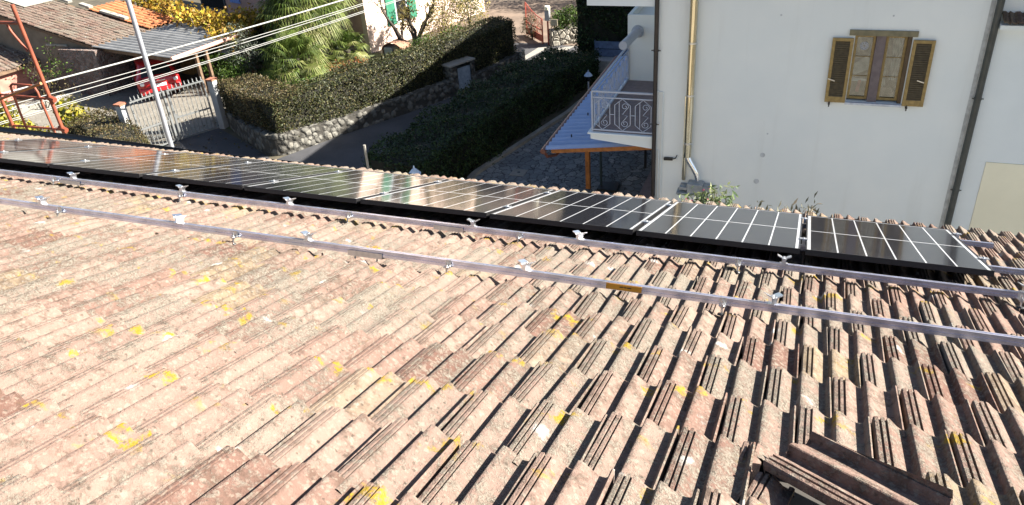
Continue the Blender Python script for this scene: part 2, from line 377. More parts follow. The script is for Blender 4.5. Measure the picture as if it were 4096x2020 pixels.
# ------------------------------------------------------------------ mounting rails
RH, RW = .036, .04; RTOP = PH-PT-.004
def make_rail(name, label, x0, x1, s, splices=(), sticker=None):
    root = empty(name, RPt((x0+x1)/2, s, RTOP-RH), label, 'rail', 'aluminium rails across the tiles'); L = x1-x0
    root.rotation_euler = (-RP, 0, 0); sv = root.location.copy(); cx = (x0+x1)/2; root.location = (0, 0, 0)
    y, h = RW/2, RH
    prof = [(-y, 0), (y, 0), (y, h), (.006, h), (.006, h-.006), (.010, h-.006), (.010, h-.018), (-.010, h-.018), (-.010, h-.006), (-.006, h-.006), (-.006, h), (-y, h), (-y, h*.62), (-y+.003, h*.58), (-y+.003, h*.46), (-y, h*.42)]
    r = MB(); r.loft([[Vector((x0-cx, a, b)) for a, b in prof], [Vector((x1-cx, a, b)) for a, b in prof]]); r.build('profile', M['alu'], root)
    for xs in splices:
        b = MB(); b.box(xs-.11-cx, -y-.004, -.012, xs+.11-cx, y+.004, -.001)
        b.box(xs-.11-cx, -y-.006, -.001, xs+.11-cx, -y-.0015, .020)
        for d in (-.07, .07): b.tube([(xs+d-cx, -.008, -.03), (xs+d-cx, -.008, -.012)], .005, 8)
        b.build('splice_plate', M['steel'], root)
    if sticker:
        b = MB(); b.box(sticker[0]-cx, -y-.0022, .003, sticker[1]-cx, -y-.001, h-.004); st = b.build('sticker', M['orange_tape'], root)
        b = MB(); m_ = (sticker[0]+sticker[1])/2-cx
        for q, (a_, w_) in enumerate(((-.02, .018), (.002, .012), (.018, .02))): b.box(m_+a_, -y-.0032, .017, m_+a_+w_, -y-.0024, .022)
        b.build('lettering', M['ink'], st)
    root.location = sv; return root
RS1, RS2 = 4.795, 3.79
make_rail('mounting_rail', 'bare aluminium rail just in front of the solar panels, in their shade edge', -9.6, 3.2, RS1, [-5.62, onroof(1820, 905, .03)[0]])
make_rail('mounting_rail', 'bare aluminium rail nearest the camera with an orange sticker on it', -9.6, 3.2, RS2, [onroof(1480, 1010, .03)[0]], (onroof(2430, 1135, .045)[0], onroof(2575, 1150, .045)[0]))
make_rail('mounting_rail', 'aluminium rail stub sticking out beyond the right solar panel, upper of two', -8.5, 1.353, 6.50)
make_rail('mounting_rail', 'aluminium rail running out from under the right solar panel to the right edge', -8.5, 3.0, 5.52)
def make_clamp():
    root = empty('mid_clamp', (0, 0, 0), '', 'clamp', 'silver clamps standing on the rails'); root.scale = (1.12, 1.25, 1.1)
    b = MB(); b.box(-.020, -.017, 0, .020, .017, .004); b.box(-.010, -.017, .004, .010, .017, .026); b.build('foot', M['alu2'], root)
    b = MB(); b.box(-.013, -.022, .026, .013, .022, .030)
    b.hexa([(-.034, -.022, .040), (-.011, -.022, .030), (-.011, .022, .030), (-.034, .022, .040), (-.034, -.022, .045), (-.011, -.022, .035), (-.011, .022, .035), (-.034, .022, .045)])
    b.hexa([(.011, -.022, .030), (.034, -.022, .040), (.034, .022, .040), (.011, .022, .030), (.011, -.022, .035), (.034, -.022, .045), (.034, .022, .045), (.011, .022, .035)])
    b.build('jaw', M['alu2'], root)
    b = MB(); b.tube([(0, 0, .030), (0, 0, .039)], .0065, 8); b.tube([(0, 0, .004), (0, 0, .03)], .004, 8); b.build('bolt', M['steel'], root)
    return root
clamp = make_clamp(); first = True
def place(proto, first, x, s, h, rz=0):
    o = proto if first else copy_tree(proto); o.location = RPt(x, s, h)
    o.rotation_euler = (Matrix.Rotation(-RP, 3, 'X') @ Matrix.Rotation(rz, 3, 'Z')).to_euler(); return o
k = 0
for px, py in ((330, 710), (770, 760), (1195, 810), (1920, 895), (2340, 943), (3137, 1040), (4085, 1155)):
    o = place(clamp, k == 0, onroof(px, py, RTOP)[0], RS1, RTOP, rng.normal(0, .25)); k += 1
    o['label'] = 'silver clamp on the rail beside the solar panels, %s from the left' % ORD[k-1]
k2 = 0
for px, py in ((175, 815), (745, 885), (1255, 955), (2125, 1068), (3090, 1205)):
    o = place(clamp, False, onroof(px, py, RTOP)[0], RS2, RTOP, rng.normal(0, .3)); k2 += 1
    o['label'] = 'silver clamp on the rail nearest the camera, %s from the left' % ORD[k2-1]
def make_hook():
    root = empty('roof_hook', (0, 0, 0), '', 'bracket', 'steel brackets fixing the rails to the tiles')
    b = MB(); b.box(-.016, -.036, .012, .016, -.001, .016); b.box(-.016, -.006, .016, .016, -.001, .05); b.build('angle_plate', M['steel'], root)
    b = MB(); b.tube([(0, -.024, -.045), (0, -.024, .042)], .0055, 8); b.lathe((0, -.024, .016), [(.011, 0), (.011, .008)], 6); b.lathe((0, -.024, .004), [(.011, 0), (.011, .008)], 6)
    b.build('threaded_rod', M['steel'], root)
    b = MB(); b.lathe((0, -.024, -.03), [(.02, 0), (.016, .008), (.006, .010)], 12); b.build('rubber_seal', M['black'], root)
    return root
hook = make_hook(); k = 0
for rail, S_, L_ in (('rail beside the solar panels', RS1, ((235, 735), (733, 798), (1425, 875), (2100, 955), (2955, 1065), (4060, 1197))), ('rail nearest the camera', RS2, ((235, 866), (970, 958), (1815, 1075), (2895, 1225)))):
    for q, (px, py) in enumerate(L_):
        o = place(hook, k == 0, onroof(px, py, .0)[0], S_-RW/2, RTOP-RH-.012); k += 1
        o['label'] = 'steel bracket with threaded rod under the %s, %s from the left' % (rail, ORD[q])
def make_gapclamp():
    root = empty('panel_clamp', (0, 0, 0), '', 'clamp', 'silver clamps in the gaps between panels')
    b = MB(); b.box(-.026, -.03, .001, .026, .03, .005); b.box(-.010, -.03, -.03, .010, .03, .001); b.build('jaw', M['alu2'], root)
    b = MB(); b.tube([(0, 0, .005), (0, 0, .012)], .007, 8); b.build('bolt', M['steel'], root); return root
gcl = make_gapclamp(); k = 0
for i in range(-1, 9):
    gx = PX1+.012 if i < 0 else PXS[i]-PGAP/2
    for s_, wh in ((5.52, 'front'), (6.50, 'back')):
        o = place(gcl, k == 0, gx, s_, PH); k += 1
        o['label'] = ('silver clamp at the right outer edge of the last panel, %s one' % wh if i < 0 else 'silver clamp at the left outer edge of the leftmost panel, %s one' % wh if i == 8
                      else 'silver clamp in the gap left of the %s panel from the right, %s one' % (ORD[i], wh))

# ================================================================== GROUND
M['ground'] = simple('garden_soil', (0.0700, 0.0595, 0.0385), .95, scale=1.2, var=.35, bump=.3)
def asphalt():
    t = NT('asphalt_lane'); p = t.pos(); c = t.mix(t.ss(t.noise(p, .7, 5), .3, .7), (.036, .037, .042), (.062, .062, .068)); c = t.mix(t.ss(t.noise(p, 14, 6, .8), .56, .7), c, (.10, .09, .075))
    t.col(c); t.bump(t.noise(p, 60, 3), .3); return t.done(.9)
M['asphalt'] = asphalt()
M['concrete'] = simple('pale_concrete', (0.2520, 0.2380, 0.2100), .9, scale=2.5, var=.15, bump=.2)
M['court'] = simple('courtyard_paving', (0.1470, 0.1085, 0.0805), .95, scale=1.6, var=.22, bump=.2)
def stone(name, scale, cols, mortar, edge=.05, warp=.10, bump=.8, rnd=False):
    t = NT(name); p = t.pos(); pw = t.node('ShaderNodeVectorMath', operation='ADD'); t.l.new(p, pw.inputs[0]); sc = t.node('ShaderNodeVectorMath', operation='SCALE')
    t.l.new(t.noise(p, 5, 3, out=1), sc.inputs[0]); sc.inputs['Scale'].default_value = warp; t.l.new(sc.outputs[0], pw.inputs[1]); q = pw.outputs[0]
    e = t.voro(q, scale, 'DISTANCE_TO_EDGE'); c = t.voro(q, scale, out='Color'); c = t.ramp(c, cols); n = t.noise(p, 14, 5)
    c = t.mix(t.math('MULTIPLY', t.ss(n, .4, .7), .45), c, (.07, .065, .055))
    if rnd:
        f = t.math('ADD', t.voro(q, scale), t.math('MULTIPLY', t.noise(p, 9, 4), .35)); mk = t.ss(f, .82, .60); hb = t.ss(f, .9, .35)
    else:
        mk = t.ss(e, edge*.5, edge*1.2); hb = t.ss(e, 0, edge*2.6)
    t.col(t.mix(mk, mortar, c)); t.bump(t.math('ADD', hb, t.math('MULTIPLY', n, .35)), bump, .07); return t.done(.9)
M['rubble'] = stone('rubble_stone', 4.6, [(0, (0.0544, 0.0509, 0.0422)), (.35, (0.1034, 0.0992, 0.0871)), (.7, (0.1632, 0.1581, 0.1399)), (1, (0.1958, 0.1822, 0.1531))], (0.0408, 0.0375, 0.0317), .05, .12, .9, True)
M['planter_stone'] = stone('pale_planter_stone', 4.0, [(0, (0.2550, 0.2250, 0.1800)), (.5, (0.3450, 0.3150, 0.2625)), (1, (0.3900, 0.3675, 0.3150))], (0.0750, 0.0638, 0.0488), .07)
M['crazy'] = stone('crazy_paving', 3.6, [(0, (.12, .13, .14)), (.4, (.17, .18, .19)), (.75, (.23, .24, .24)), (1, (.32, .32, .31))], (.05, .05, .045), .05, .30, .3)
M['rows'] = stone('paving_setts', 4.0, [(0, (0.1700, 0.1530, 0.1258)), (1, (0.2244, 0.2074, 0.1768))], (0.1360, 0.1190, 0.0952), .03, .02, .2)
def sheet(name, pts, z, mat):
    m = MB(); m.add([(p[0], p[1], z) for p in pts], [tuple(range(len(pts)))]); return tag(m.build(name, mat, None), kind='structure')
g = MB(); g.grid(lambda a, b: (-150+300*a, -60+260*b, 0), 30, 26); tag(g.build('ground', M['ground'], None), kind='structure')
def P2(px, py, z=0): v = G(px, py, z); return (v.x, v.y)
# lane: from the grey gate past the wall corner up to the red gate
sheet('lane', [(-21.5, 10), (-11.5, 10), (-11.6, 18.2), (-10.6, 24), (-9.2, 32.9), (-12.6, 34.2), (-13.6, 33.9), (-11.7, 29.9), (-12.3, 27.9), (-13.2, 25.8), (-16.3, 19.3), (-18.6, 20.6), (-20.2, 21.4), (-21.8, 18.7), (-23.5, 14)], .008, M['asphalt'])
sheet('kerb_strip', [P2(2155, 190), P2(2205, 185), P2(2075, 255), P2(2040, 262)], .014, M['concrete'])
sheet('kerb_strip', [P2(2235, 192), P2(2300, 185), P2(2100, 290), P2(2065, 285)], .014, M['concrete'])
sheet('courtyard', [(-9.6, 32.9), (-13.7, 33.2), (-18.0, 34.5), (-17.5, 48), (-2, 48), (-5, 33.5)], .010, M['court'])
sheet('driveway', [(-21.8, 18.7), (-20.2, 21.4), (-22.2, 25.5), (-22, 31), (-31, 31), (-31.0, 20), (-26, 15.5), (-23.6, 14.0)], .012, M['rows'])
sheet('patio', [(-9.3, 15.5), (-9.3, 19.6), (-8.0, 24.8), (-7.3, 30.5), (-3.2, 30.5), (-3.2, 16.45), (8, 16.45), (8, 7.2), (-8, 7.2)], .012, M['crazy'])
sheet('lawn', [(-16.6, 20.3), (-12.6, 30.3), (-18.4, 30.9), (-21.6, 30), (-21.5, 22)], .010, simple('garden_grass', (.07, .085, .03), .95, scale=4, var=.4, bump=.4))
kb = MB()
for a, b in (((-9.3, 15.5), (-9.25, 19.65)), ((-9.25, 19.65), (-7.95, 25.0)), ((-7.95, 25.0), (-7.25, 30.4))): kb.bar((a[0], a[1], .06), (b[0], b[1], .06), .16, .12)
tag(kb.build('kerb', M['concrete'], None), kind='structure')

# ================================================================== WHITE HOUSE
M['white'] = simple('white_render', (.78, .82, .82), .85, var=.035, scale=.8, bump=.06)
def render_wall():
    t = NT('white_render_wall'); p = t.pos(); n = t.noise(p, .8, 5); c = t.mix(t.ss(n, .3, .7), (.79, .82, .805), (.84, .86, .835))
    st = t.ss(t.noise(t.pos((3.5, 3.5, .35)), 1.0, 5), .56, .78); c = t.mix(t.math('MULTIPLY', st, .13), c, (.52, .51, .46))
    t.col(c); t.bump(t.noise(p, 110, 3), .25, .004); return t.done(.88)
M['wall'] = render_wall()
M['yellow'] = simple('pale_yellow_render', (.90, .84, .64), .9, var=.04, scale=1)
M['dirt'] = simple('wall_patch', (.52, .54, .55), .9)
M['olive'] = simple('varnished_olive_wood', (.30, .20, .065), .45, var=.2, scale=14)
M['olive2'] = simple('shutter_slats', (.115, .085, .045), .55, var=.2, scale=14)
M['mauve'] = simple('mauve_plaster', (.17, .135, .135), .85)
M['brownpipe'] = simple('dark_brown_pipe', (.030, .022, .020), .45)
M['greenpipe'] = simple('dark_grey_pipe', (.055, .06, .055), .45)
M['flue'] = simple('polished_flue_steel', (.56, .52, .40), .09, 1, .06, 3)
M['flex'] = simple('shiny_flexible_duct', (.82, .84, .88), .2, 1, .05, 40)
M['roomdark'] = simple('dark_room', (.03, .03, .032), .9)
def glassmat(name='window_glass'):
    t = NT(name); t.col((.012, .014, .016)); t.b.inputs['IOR'].default_value = 1.5; return t.done(.03, 0, .4)
M['glass'] = glassmat()
def clearpane():
    t = NT('clear_window_pane'); g = t.node('ShaderNodeBsdfGlossy'); g.inputs['Roughness'].default_value = .02; g.inputs['Color'].default_value = (.9, .95, 1, 1); tr = t.node('ShaderNodeBsdfTransparent'); tr.inputs['Color'].default_value = (.72, .76, .76, 1)
    mx = t.node('ShaderNodeMixShader'); mx.inputs[0].default_value = .085; t.l.new(tr.outputs[0], mx.inputs[1]); t.l.new(g.outputs[0], mx.inputs[2]); t.l.new(mx.outputs[0], t.n['Material Output'].inputs[0]); return t.m
M['pane'] = clearpane()
M['curtain'] = simple('pale_net_curtain', (.24, .26, .26), .9, var=.3, scale=7)
M['redcloth'] = simple('red_cloth', (.40, .05, .07), .8)
M['clay_red'] = simple('clay_roof_tile', (.36, .17, .10), .9, var=.3, scale=9)
M['balc_floor'] = simple('mauve_floor_tile', (.22, .17, .17), .7, var=.12, scale=9)
M['paintw'] = simple('white_painted_iron', (.42, .45, .52), .5, var=.05)
YH, XL, XR, YB = 16.5, -3.27, 2.93, 31.7
wh = empty('white_house', (0, 22, 0), 'tall white rendered house with olive shutters and steel flue, right of the picture', 'house')
w_ = MB()
# front wall with the window opening cut out
ox0, ox1, oz0, oz1 = .62, 1.63, 4.06, 5.40; T = .32
for x0, x1, z0, z1 in ((XL, ox0, 0, 7.7), (ox1, XR, 0, 7.7), (ox0, ox1, 0, oz0), (ox0, ox1, oz1, 7.7)): w_.box(x0, YH, z0, x1, YH+T, z1)
w_.box(XL, YH+T, 0, XL+T, YB, 7.7); w_.box(XL+T, YB-.3, 0, 9.0, YB, 7.7); w_.box(XR-T, YH+T, 0, XR, YB-.3, 7.7)
w_.build('wall', M['wall'], wh)
w_ = MB(); w_.box(-4.71, 20.14, 2.72, XL-.002, 30.6, 4.58); w_.box(-4.3, 23.5, 0, XL-.002, 30.6, 2.719); w_.box(-4.71, 20.14, 4.58, -4.62, 30.6, 4.75); w_.box(-4.62, 20.14, 4.58, XL-.002, 20.24, 4.75); w_.build('side_wing', M['wall'], wh)
rf = MB(); xa, xb, ya, yb = XL-.75, 9.6, YH-.6, YB+.6
for dz in (0, .16): rf.v += [(xa, ya, 7.70+dz), (xb, ya, 7.70+dz), (xb, yb, 7.70+dz), (xa, yb, 7.70+dz), (xa+6, (ya+yb)/2, 9.5+dz), (xb-6, (ya+yb)/2, 9.5+dz)]
rf.f += [[0, 1, 5, 4], [1, 2, 5], [2, 3, 4, 5], [3, 0, 4], [6, 10, 11, 7], [7, 11, 8], [8, 11, 10, 9], [9, 10, 6], [0, 6, 7, 1], [1, 7, 8, 2], [2, 8, 9, 3], [3, 9, 6, 0]]
rf.t += [.5]*12; rf.build('roof', M['clay_red'], wh)
# upper balcony slab at the top edge of the picture
ub = MB(); ub.box(-4.74, YH-.02, 5.88, XL-.001, 22.5, 6.12); ub.build('upper_balcony', M['white'], wh)
# balcony: slab, floor, railings with scroll ornament
bl = MB(); bl.hexa([(-4.72, YH-.02, 2.84), (XL-.001, YH-.02, 2.70), (XL-.001, 20.13, 2.70), (-4.72, 20.13, 2.84), (-4.72, YH-.02, 2.97), (XL-.001, YH-.02, 2.97), (XL-.001, 20.13, 2.97), (-4.72, 20.13, 2.97)])
bl.box(-4.78, YH-.07, 2.972, XL-.001, 20.13, 3.01); blo = bl.build('balcony', M['white'], wh)
fl = MB(); fl.box(-4.70, YH+.02, 3.012, XL-.001, 20.13, 3.022); fl.build('floor', M['balc_floor'], blo)
def railing(p, q, ncell, z0=3.06, z1=3.98):
    m = MB(); p = Vector((p[0], p[1], 0)); q = Vector((q[0], q[1], 0)); d = (q-p); L = d.length; d.normalize()
    def at(u, z): v = p+d*u; return Vector((v.x, v.y, z))
    m.bar(at(0, z1), at(L, z1), .05, .035); m.bar(at(0, z1-.14), at(L, z1-.14), .025, .025); m.bar(at(0, z0), at(L, z0), .025, .03)
    m.bar(at(0, 3.01), at(0, z1), .035, .035, Vector((1, 0, 0))); m.bar(at(L, 3.01), at(L, z1), .035, .035, Vector((1, 0, 0)))
    c = L/ncell; zt, zb = z1-.14, z0; zm = (zt+zb)/2
    for i in range(ncell):
        u0 = i*c
        m.bar(at(u0+c*.12, zb+.16), at(u0+c*.12, zt-.16), .016, .016, d); m.bar(at(u0+c*.88, zb+.16), at(u0+c*.88, zt-.16), .016, .016, d)
        for a, b in ((.12, .5), (.88, .5)):
            m.tube([at(u0+c*a, zb+.16), at(u0+c*b, zb+.015)], .008, 5); m.tube([at(u0+c*a, zt-.16), at(u0+c*b, zt-.015)], .008, 5)
        m.bar(at(u0+c*.34, zb+.08), at(u0+c*.34, zt-.08), .014, .014, d)
        m.bar(at(u0+c*.88, zm), at(u0+c*1.12, zm), .014, .014) if i < ncell-1 else None
        for sgn in (1, -1):                # S scrolls
            pts = []
            for t in np.linspace(0, 1, 22):
                th = t*2.4*math.pi; r = .085*(1-t*.72); cu = u0+c*.62; cz = zm+sgn*.20
                pts.append(at(cu+r*math.cos(th)*sgn, cz-r*math.sin(th)*1.0*sgn*-1))
            m.tube(pts, .008, 5)
        m.tube([at(u0+c*.62+.085, zm+.20), at(u0+c*.50, zm+.02), at(u0+c*.74, zm-.02), at(u0+c*.62-.085, zm-.20)], .008, 5)
    return m
railing((-4.68, YH+.02), (XL, YH+.02), 3).build('railing', M['paintw'], blo); railing((-4.68, YH+.065), (-4.68, 20.12), 8).build('railing', M['paintw'], blo)
# rolled vent pipe on the wing wall
vp = MB(); c0 = Yp(2552, 125, 20.13); c1 = Yp(2492, 183, 18.55)
vp.tube([c0+Vector((0, .02, 0)), c1], .105, 16); vp.tube([c0+Vector((0, .0, 0)), c0+Vector((-.02, -.08, .0))], [.165, .15], 16); vpo = vp.build('vent_pipe', M['paintw'], wh, smooth=40)
# window with reveal, sashes, shutters
wn = MB()
wn.box(.51, YH-.045, 5.402, 1.71, YH-.002, 5.505); wo = wn.build('window', simple('grey_olive_lintel', (.20, .175, .105), .7), wh)
b = MB(); b.box(ox0-.02, YH-.07, oz0-.045, ox1+.02, YH+.2, oz0-.002); b.build('sill', simple('sill_marble', (.55, .58, .64), .4), wo)
b = MB(); b.box(1.005, YH+.03, oz0, 1.175, YH+.22, oz1-.002); b.build('mullion', M['mauve'], wo)
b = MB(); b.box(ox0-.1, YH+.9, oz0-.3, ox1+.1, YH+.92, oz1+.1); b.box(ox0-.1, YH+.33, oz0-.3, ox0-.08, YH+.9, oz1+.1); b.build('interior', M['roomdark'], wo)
def sash(x0, x1):
    f = MB(); y0, y1 = YH+.09, YH+.14; z0, z1 = oz0+.03, oz1-.01; t_ = .048
    f.box(x0, y0, z0, x0+t_, y1, z1); f.box(x1-t_, y0, z0, x1, y1, z1); f.box(x0+t_, y0, z0, x1-t_, y1, z0+t_*1.1); f.box(x0+t_, y0, z1-t_, x1-t_, y1, z1)
    for zz in (.36, .66): f.box(x0+t_, y0+.02, z0+(z1-z0)*zz, x1-t_, y0+.03, z0+(z1-z0)*zz+.012)
    f.build('sash', M['olive'], wo, bevel=.004)
    g_ = MB(); g_.box(x0+t_-.005, y0+.032, z0+t_-.005, x1-t_+.005, y0+.036, z1-t_+.005); g_.build('pane', M['pane'], wo)
sash(.625, 1.0); sash(1.18, 1.555)
b = MB(); b.box(1.556, YH+.02, oz0, 1.628, YH+.24, oz1-.002); b.build('reveal_board', simple('dark_wood', (.09, .055, .025), .5), wo)
vf = MB(); cv = Vector((.81, YH+.118, 5.16))
for k in range(8):
    a = k*math.pi/4; vf.hexa([cv+Vector((math.cos(a+e)*r_, dy, math.sin(a+e)*r_)) for dy in (0, .003) for r_, e in ((.02, -.2), (.065, -.25), (.065, .25), (.02, .2))])
ring = [(cv+Vector((math.cos(t)*.075, .001, math.sin(t)*.075))) for t in np.linspace(0, 2*math.pi, 25)]
vf.tube(ring, .006, 5, False); vf.build('pane_vent', M['paintw'], wo)
b = MB(); b.add([(.68, YH+.24, 4.52), (.97, YH+.24, 4.66), (.97, YH+.26, 4.98), (.68, YH+.24, 4.76)], [(0, 1, 2, 3)]); b.build('curtain', M['curtain'], wo)
b = MB(); b.box(.66, YH+.22, 4.42, .98, YH+.27, 4.47); b.build('inner_shelf', M['paintw'], wo)
b = MB(); b.add([(.77, YH+.21, 4.20), (.84, YH+.21, 4.20), (.86, YH+.21, 4.44), (.80, YH+.21, 4.44)], [(0, 1, 2, 3)]); b.build('cloth', M['redcloth'], wo)
b = MB(); b.grid(lambda u, v: (1.36+.16*u-.03*v, YH+.26+.02*math.sin(u*14), 4.45+.85*v), 14, 3); b.build('curtain', M['curtain'], wo, smooth=60)
b = MB(); b.grid(lambda u, v: (1.22+.10*u*(1-.6*v), YH+.30+.02*math.sin(u*9), 4.30+.45*v), 10, 3); b.build('curtain', M['curtain'], wo, smooth=60)
def shutter(x0, x1, name='shutter'):
    f = MB(); y0, y1 = YH-.075, YH-.030; z0, z1 = 4.05, 5.35; t_ = .06
    f.box(x0, y0, z0, x0+t_, y1, z1); f.box(x1-t_, y0, z0, x1, y1, z1); f.box(x0+t_, y0, z0, x1-t_, y1, z0+.12); f.box(x0+t_, y0, z1-t_, x1-t_, y1, z1)
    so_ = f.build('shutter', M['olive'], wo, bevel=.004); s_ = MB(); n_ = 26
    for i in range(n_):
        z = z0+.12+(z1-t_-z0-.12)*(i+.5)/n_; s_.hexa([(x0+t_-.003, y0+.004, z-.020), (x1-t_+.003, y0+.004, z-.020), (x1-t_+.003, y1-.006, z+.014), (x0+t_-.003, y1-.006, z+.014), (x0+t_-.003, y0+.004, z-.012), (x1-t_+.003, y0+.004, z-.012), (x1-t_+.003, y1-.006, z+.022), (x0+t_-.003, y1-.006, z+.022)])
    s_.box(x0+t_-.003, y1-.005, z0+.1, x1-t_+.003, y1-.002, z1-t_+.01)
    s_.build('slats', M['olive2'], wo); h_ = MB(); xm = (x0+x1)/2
    return xm
for x0, x1, lx in ((.22, .605, .20), (1.645, 2.025, 1.93)):
    xm = shutter(x0, x1)
    b = MB(); b.bar((lx+.03, YH-.085, 4.54), (lx+.16 if lx < 1 else lx-.10, YH-.095, 4.50 if lx < 1 else 4.58), .012, .02); b.build('shutter_latch', M['steel'], wo)
    b = MB(); b.box(xm-.1-.012, YH-.09, 3.955, xm-.1+.012, YH-.078, 4.065); b.box(xm-.12, YH-.09, 4.0, xm-.08, YH-.001, 4.02); b.build('shutter_stop', M['brownpipe'], wo)
# downpipes, flue, cables
def pipe(name, x, y, z0, z1, r, mat, rings, x1=None):
    x1 = x if x1 is None else x1
    m = MB(); m.tube([(x, y, z0), (x1, y, z1)], r, 14); o = m.build(name, mat, wh, smooth=50)
    for z in rings:
        b = MB(); xx = x+(x1-x)*(z-z0)/(z1-z0); b.tube([(xx, y, z-.018), (xx, y, z+.018)], r+.008, 14); b.bar((xx-.10, y, z), (xx+.10, y, z), .012, .02)
        b.build('pipe_bracket', mat, o, smooth=50)
    return o
pipe('downpipe', -3.32+.09, YH-.075, 0, 7.69, .048, M['brownpipe'], (1.2, 3.32, 4.98, 6.8))
pipe('downpipe', 2.925, YH-.09, 0, 7.69, .062, M['greenpipe'], (2.35, 4.28, 6.6))
fp = MB(); fx = -2.47; fp.tube([(fx, YH-.11, 2.62), (fx, YH-.11, 7.69)], .084, 20); fo = fp.build('flue', M['flue'], wh, smooth=50)
for z in (4.05, 5.18, 2.95, 6.3):
    b = MB(); b.tube([(fx, YH-.11, z-.02), (fx, YH-.11, z+.02)], .091, 20); b.bar((fx, YH-.11, z), (fx, YH, z), .03, .02)
    b.build('flue_clamp', M['steel'], fo, smooth=50)
b = MB(); b.tube([(fx-.065, YH-.06, 2.02), (fx-.065, YH-.06, 2.62)], .035, 12); b.box(fx-.11, YH-.05, 2.02, fx-.095, YH-.005, 4.0); b.build('flue_support', M['flue'], fo, smooth=50)
b = MB(); e0 = Vector((fx+.01, YH-.11, 2.62)); pts = [e0, e0+Vector((.03, -.01, -.08)), e0+Vector((.15, -.02, -.27)), e0+Vector((.21, -.03, -.38)), e0+Vector((.235, -.03, -.48)), e0+Vector((.24, -.03, -.56))]
b.tube(pts, [.066, .066, .064, .062, .055, .05], 16); b.build('flue_elbow', M['flex'], fo, smooth=50)
M['grey_metal'] = simple('grey_painted_metal', (.30, .32, .33), .5)
b = MB(); b.box(-2.42, YH-.28, 1.80, -2.08, YH-.01, 2.02); b.box(-2.60, YH-.26, 1.86, -2.421, YH-.02, 1.93); b.box(-2.079, YH-.25, 1.84, -1.90, YH-.03, 1.97); b.box(-2.66, YH-.30, 1.76, -2.0, YH-.012, 1.798)
b.build('boiler_hood', M['grey_metal'], fo, bevel=.01)
b = MB(); b.box(-2.62, YH-.24, .02, -2.1, YH-.012, 1.758); b.build('meter_cupboard', M['white'], wh, bevel=.01)
b = MB(); b.tube([(-3.2, YH-.03, 4.06), (-3.06, YH-.03, 4.06), (-3.06, YH-.03, .1)], .014, 8); b.tube([(-3.25, YH-.03, 2.70), (-3.13, YH-.03, 2.69), (-3.13, YH-.03, .1)], .012, 8); b.build('conduit', M['white'], wh)
b = MB(); b.bar((-3.0, YH-.05, 2.50), (-2.80, YH-.05, 2.51), .07, .055); b.tube([(-2.80, YH-.05, 2.51), (-2.74, YH-.05, 2.53), (-2.71, YH-.03, 2.60)], .013, 6); b.build('wall_fitting', M['black'], wh)
b = MB(); b.tube([(-3.24, YH-.02, 1.55), (-3.18, YH-.10, 1.53)], .02, 6); b.tube([(-3.18, YH-.10, 1.56), (-3.18, YH-.10, 1.46)], .018, 6); b.build('tap', M['steel'], wh)
for px, py, r in ((3050, 620, .055), (3025, 725, .06), (3070, 535, .02), (3125, 60, .02), (3575, 63, .018)):
    v = Yp(px, py, YH); m = MB(); m.lathe((0, 0, 0), [(r, 0), (r*.96, .003)], 14); m.v = [(v.x+a, YH-.001-c, v.z+b_) for a, b_, c in m.v]; m.build('filled_patch', M['dirt'], wh)
st = MB(); st.box(-4.15, YH+.0, 0.013, XL-.003, 30, .14); st.build('plinth_walk', M['balc_floor'], wh)
b = MB(); b.box(2.79, YH-.014, 0, 2.862, YH-.002, 7.68); b.build('corner_shade_strip', simple('grey_joint_shade', (.50, .51, .50), .9), wh)  # grey strip paints the shadow along the wall step beside the downpipe
# neighbouring building right of the pipe
nb = empty('neighbour_house', (6, 22, 0), 'pale house with tiled eave and yellow lower wall at the right picture edge', 'house')
b = MB(); b.box(XR+.003, YH+.0, 2.97, 9.0, YH+.28, 5.62); b.box(XR+.003, YH, 0, 3.345, YH+.28, 2.969); b.build('wall', M['white'], nb)
b = MB(); b.box(3.348, YH-.012, 0, 9.0, YH+.27, 2.966); b.build('lower_wall', M['yellow'], nb)
b = MB(); b.box(XR+.06, YH-.22, 5.62, 9.0, YH+.28, 5.70)
ev = b.build('eave_board', M['white'], nb)
b = MB(); b.box(XR+.003, YH+.12, 5.71, 9.0, YH+.6, 7.7); b.build('upper_wall', M['wall'], nb)
A = []
for j in range(26):
    for r_ in range(1):
        A.append(TV*np.array([1, 1, 1])+np.array([3.02+j*TW, -.35*r_, 0]))
A = np.concatenate(A); th = R(19); Z = A[:, 1]*-math.sin(th)
V_ = np.stack([A[:, 0], YH-.28-A[:, 1]*math.cos(th), 5.78-A[:, 1]*math.sin(th)+A[:, 2]], 1); nr = 26
rn = np.repeat(np.stack([rng.random(nr), rng.random(nr), np.zeros(nr), np.ones(nr)], 1), len(TV), 0)
np_mesh('roof', V_, np.concatenate([TFa[:, ::-1]+i*len(TV) for i in range(nr)]), M['tile'], nb, rn)

# ================================================================== PERGOLA with blue corrugated sheet roof
M['bluesheet'] = simple('blue_corrugated_sheet', (0.2970, 0.3864, 0.5940), .35, 0, .06, 3)
M['orangewood'] = simple('orange_stained_wood', (.34, .12, .025), .5, var=.25, scale=10)
M['copper'] = simple('brown_copper_gutter', (.16, .06, .04), .4)
pg = empty('pergola', (-4.6, 20, 0), 'pergola with blue corrugated sheet roof and orange wooden posts beside the white house', 'pergola')
b = MB(); x0, x1, y0, y1 = -6.02, XL-.02, 16.95, 24.5
def cs(a, c):
    y = y0+(y1-y0)*c; x = x0+(x1-x0)*a; return (x, y, 2.28+.34*a+.032*math.sin(y*2*math.pi/.25))
b.grid(cs, 2, 480); b.build('roof_sheet', M['bluesheet'], pg, smooth=60)
b = MB(); b.bar((x0+.15, y0+.06, 2.22), (x1, y0+.06, 2.53), .07, .12); b.build('beam', M['orangewood'], pg)
